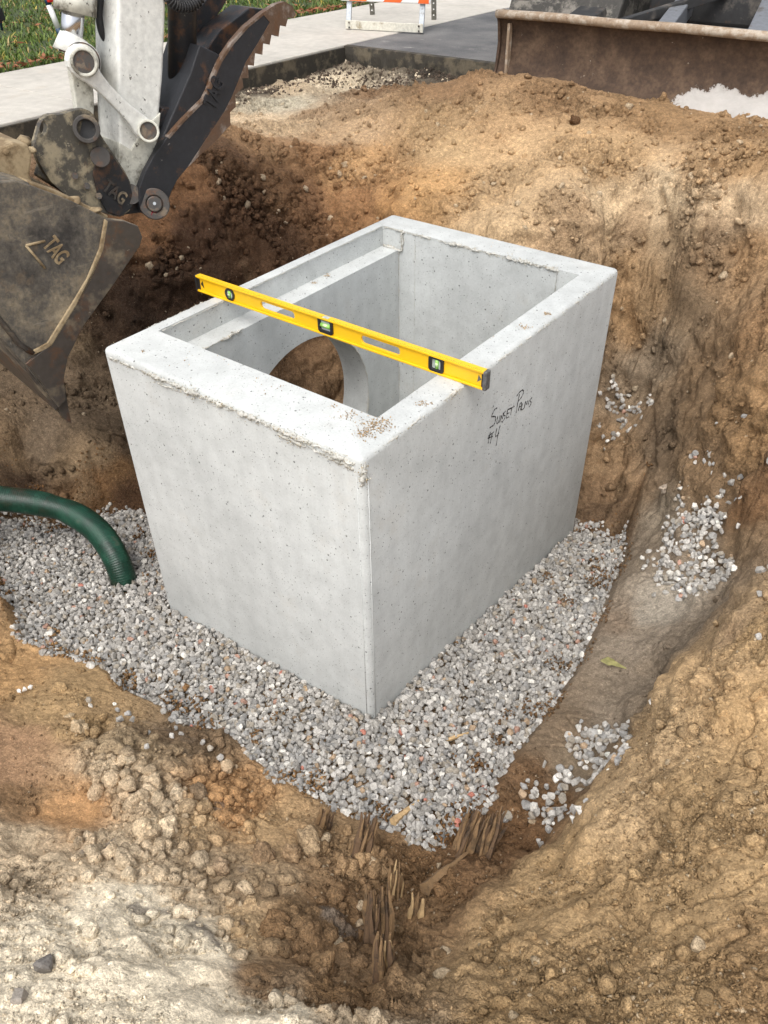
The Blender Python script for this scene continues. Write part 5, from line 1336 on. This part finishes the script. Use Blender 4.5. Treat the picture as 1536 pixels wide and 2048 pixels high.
lp = np.stack([lx, ly, .165 + .02 * rng.random(nl)], 1); Rm = rand_rot(nl)
leaf = np.array([[-1, 0, 0], [0, .42, .12], [1, 0, 0], [0, -.42, -.05]]) * .028
V = (np.einsum('nij,vj->nvi', Rm, leaf) * np.array([1, 1, .45]) * rng.uniform(.6, 1.5, (nl, 1, 1)) + lp[:, None]).reshape(-1, 3)
Fq = np.arange(nl * 4).reshape(-1, 4)
lit = link('leaf_litter', mesh_np('leaf_litter', V, Fq, False), 'leaf_litter'); tag(lit, 'brown fallen leaves along the edge of the grass', 'leaves', kind='stuff')

# ------------------------------------------------------------------ roots, splinters and single lumps
def splinter(p, q, r, seed, sides=5):
    p, q = np.array(p, float), np.array(q, float); n = 6; L = np.linalg.norm(q - p); path, rad = [], []
    for k in range(n + 1):
        t = k / n; w = perlin(np.array([[t * 2.2, seed, 0], [t * 2.2, seed, 9.], [t * 2.2, seed, 19.]])) * L * .05
        path.append(p + (q - p) * t + w); rad.append(max(r * .12, r * (1 - .75 * t ** 2.2) * (1 + .2 * math.sin(seed + k * 2))))
    return tube(path, rad, sides)
def root(name, px, tops, r, mats, label, sink=.03):
    b = hit(*px); e_ = empty(name, tuple(b)); tag(e_, label, 'root', 'torn root stumps in the foreground')
    for k, (bx_, by_, tx, ty, h) in enumerate(tops):
        p = hit(bx_, by_); q = atz(tx, ty, p[2] + h)
        part('splinter', splinter(p - (q - p) / np.linalg.norm(q - p) * sink, q, r * random.uniform(.6, 1.3), k * 3.7 + px[0]), mats[k % len(mats)], e_)
    return e_
def fan(n, bx, by, tx, ty, h):
    n = int(n * 1.7) if n > 4 else n
    """n splinters whose feet and tips are spread between two pixels each"""
    out = []
    for k in range(n):
        t = (k + random.uniform(-.3, .3)) / max(1, n - 1); t = min(1, max(0, t))
        out.append((bx[0] + (bx[1] - bx[0]) * t + random.uniform(-3, 3), by[0] + (by[1] - by[0]) * random.random(), tx[0] + (tx[1] - tx[0]) * t + random.uniform(-5, 5), ty[0] + (ty[1] - ty[0]) * random.random(), random.uniform(*h)))
    return out
root('splintered_root', (755, 1890), fan(15, (734, 782), (1875, 1915), (735, 780), (1765, 1820), (.10, .16)), .0075, ['wood', 'dark_wood', 'dark_wood'], 'tall brown splintered root standing in the foreground hollow')
root('splintered_root', (765, 1950), fan(9, (748, 786), (1945, 1968), (752, 782), (1862, 1900), (.08, .12)), .009, ['wood', 'wood', 'dark_wood', 'pale_wood', 'wood'], 'stub of pale splintered wood at the foot of the tall root')
root('splintered_root', (940, 1690), fan(22, (908, 985), (1690, 1716), (930, 1012), (1612, 1655), (.07, .13)), .0075, ['dark_wood', 'dark_wood', 'wood'], 'dark fan of rotten root fibres at the near tip of the gravel')
root('splintered_root', (640, 1650), fan(6, (634, 656), (1650, 1662), (648, 666), (1608, 1628), (.05, .08)), .0095, ['wood', 'dark_wood'], 'short broken wood stub on the left rim of the gravel')
root('splintered_root', (720, 1700), fan(9, (706, 736), (1700, 1722), (728, 756), (1622, 1665), (.06, .11)), .009, ['wood', 'dark_wood'], 'leaning brown root stub left of the pale stick')
root('splintered_root', (825, 1830), [(818, 1842, 826, 1785, .08), (830, 1842, 836, 1782, .08), (842, 1838, 846, 1800, .06)], .009, ['pale_wood', 'wood'], 'pale upright splinters right of the tall root')
root('splintered_root', (790, 1760), fan(6, (778, 806), (1775, 1795), (782, 806), (1712, 1750), (.05, .09)), .005, ['wood', 'pale_wood'], 'thin wood splinters sticking up between the two root stumps')
def stick(name, a, b, r, mat, label, cat='stick', dz=.012):
    p, q = hit(*a) + [0, 0, dz], hit(*b) + [0, 0, dz]
    o = link(name, mesh_py(name, *splinter(p, q, r, a[0])), mat, org=tuple(p)); return tag(o, label, cat, 'loose wood sticks')
stick('wood_stick', (786, 1655), (838, 1612), .012, 'pale_wood', 'flat pale wood stick lying on the front edge of the gravel', dz=.03)
stick('wood_stick', (890, 1490), (945, 1473), .007, 'pale_wood', 'thin pale wood sliver on the gravel right of the box corner', dz=.028)
stick('wood_stick', (850, 1790), (935, 1715), .016, 'wood', 'long muddy root lying below the dark fibre fan', dz=.03)
stick('wood_stick', (200, 1199), (232, 1198), .004, 'wood', 'thin twig on the gravel near the hose end', dz=.026)
stick('wood_stick', (622, 1390), (648, 1388), .004, 'dark_wood', 'small twig beside the tan chunk against the box', dz=.026)
lf = hit(1215, 1335)
VF = []
for k, (a0, w_, l_) in enumerate(((.25, .014, .06), (.5, .010, .05), (.1, .008, .10))):
    d_ = np.array([math.cos(a0), math.sin(a0), 0]); n_ = np.array([-d_[1], d_[0], 0]); s0 = lf + np.array([-.03, 0, .014 + .004 * k])
    VF.append(([s0, s0 + d_ * l_ * .5 + n_ * w_ + [0, 0, .012], s0 + d_ * l_ + [0, 0, .006], s0 + d_ * l_ * .5 - n_ * w_ + [0, 0, .004], s0 + d_ * l_ * .5 + [0, 0, .02]], [(0, 3, 4), (0, 4, 1), (4, 2, 1), (3, 2, 4)]))
o = link('torn_leaf', mesh_py('torn_leaf', *merge(*VF)), 'yellow_leaf', org=tuple(lf)); tag(o, 'torn yellow green leaf lying on the grey silt slope', 'leaf')

def lump_obj(name, px, r, colr_, label, cat, lib=LUMPS, k=0, flat=1.0, mat='soil', rise=.35, smooth=True):
    c = hit(*px); v, f = BIG[k % len(BIG)] if lib is LUMPS else lib[k % len(lib)]
    R = rand_rot(1)[0]; v = (v @ R.T) * r * np.array([1, 1, flat]); c = c + np.array([0, 0, r * rise * flat])
    lc = lin(colr_) * 1.02; lc = lc * .8 + lc.mean() * .2; col = np.tile(lc, (len(v), 1)) * (1 + .10 * fbm(v * 30 + k, 2))[:, None]
    o = link(name, mesh_np(name, v + c, f, smooth, col), mat, org=tuple(c)); return tag(o, label, cat, {'clod': 'loose soil clods', 'rock': 'single rocks', 'pebble': 'three white pebbles on the berm'}[cat])
BIG = lump_lib(14, 4, .5, (.75, 1.0))
BIG = [(v * (1 + .035 * fbm(v * 6 + i, 3) - .04 * np.abs(perlin(v * 11 + i)))[:, None], f) for i, (v, f) in enumerate(BIG)]
for k, (px, r, c_, lab) in enumerate([
    ((292, 1668), .040, (222, 194, 152), 'cream block of dry sand, left one of a touching pair'),
    ((332, 1660), .036, (226, 200, 160), 'cream block of dry sand, right one of a touching pair'),
    ((618, 1690), .048, (196, 164, 120), 'large tan clod on the rim left of the leaning root'),
    ((584, 1712), .030, (176, 142, 100), 'brown clod tucked under the large tan clod'),
    ((795, 1862), .028, (148, 116, 76), 'round brown clod leaning on the tall root'),
    ((840, 1872), .027, (140, 108, 70), 'brown clod right of the round one in the hollow'),
    ((525, 1715), .034, (160, 128, 90), 'brown clod in the middle of the left foreground'),
    ((550, 1860), .040, (140, 106, 66), 'dark brown clod above the cream sand bank'),
    ((440, 1740), .030, (178, 148, 112), 'tan clod among the crumbs left of centre'),
    ((490, 1780), .026, (214, 186, 146), 'pale clod above the dark brown clod'),
    ((400, 1590), .030, (150, 124, 92), 'grey brown clod below the orange bank'),
    ((355, 1590), .026, (220, 194, 156), 'small cream clod above the cream pair'),
    ((640, 1945), .042, (150, 116, 74), 'brown clod in front of the splintered roots'),
    ((160, 1462), .036, (214, 184, 140), 'cream crumbly clod on the left berm'),
    ((262, 1560), .026, (206, 176, 134), 'pale clod on the left berm slope')]):
    lump_obj('soil_clod', px, r, c_, lab, 'clod', k=k)
lump_obj('rock', (90, 1935), .026, (112, 106, 100), 'dark grey rock bedded in the cream sand', 'rock', lib=STONES, k=2, mat='stone', smooth=False)
lump_obj('rock', (42, 2000), .024, (150, 140, 128), 'grey rock at the bottom left in cream sand', 'rock', lib=STONES, k=5, mat='stone', smooth=False)
lump_obj('rock', (612, 1390), .026, (206, 172, 128), 'upright tan chunk on the gravel against the box', 'rock', k=4, mat='soil')
lump_obj('soil_clod', (372, 1385), .022, (168, 122, 70), 'orange brown lump on the gravel left of the box', 'clod', k=6, mat='soil', rise=1.2)
lump_obj('rock', (1330, 980), .030, (206, 186, 164), 'pale rounded stone on the edge of the grey shelf', 'rock', k=8, mat='soil')
lump_obj('soil_clod', (1150, 248), .035, (110, 78, 46), 'dark brown clod on the pressed top of the mound', 'clod', k=9, mat='soil')
for px, lab in (((40, 1385), 'left one of three white pebbles on the left berm'), ((50, 1382), 'middle one of three white pebbles on the left berm'), ((62, 1377), 'right one of three white pebbles on the left berm')):
    lump_obj('pebble', px, .011, (226, 222, 214), lab, 'pebble', lib=STONES, k=px[0], mat='stone', smooth=False, rise=.7)
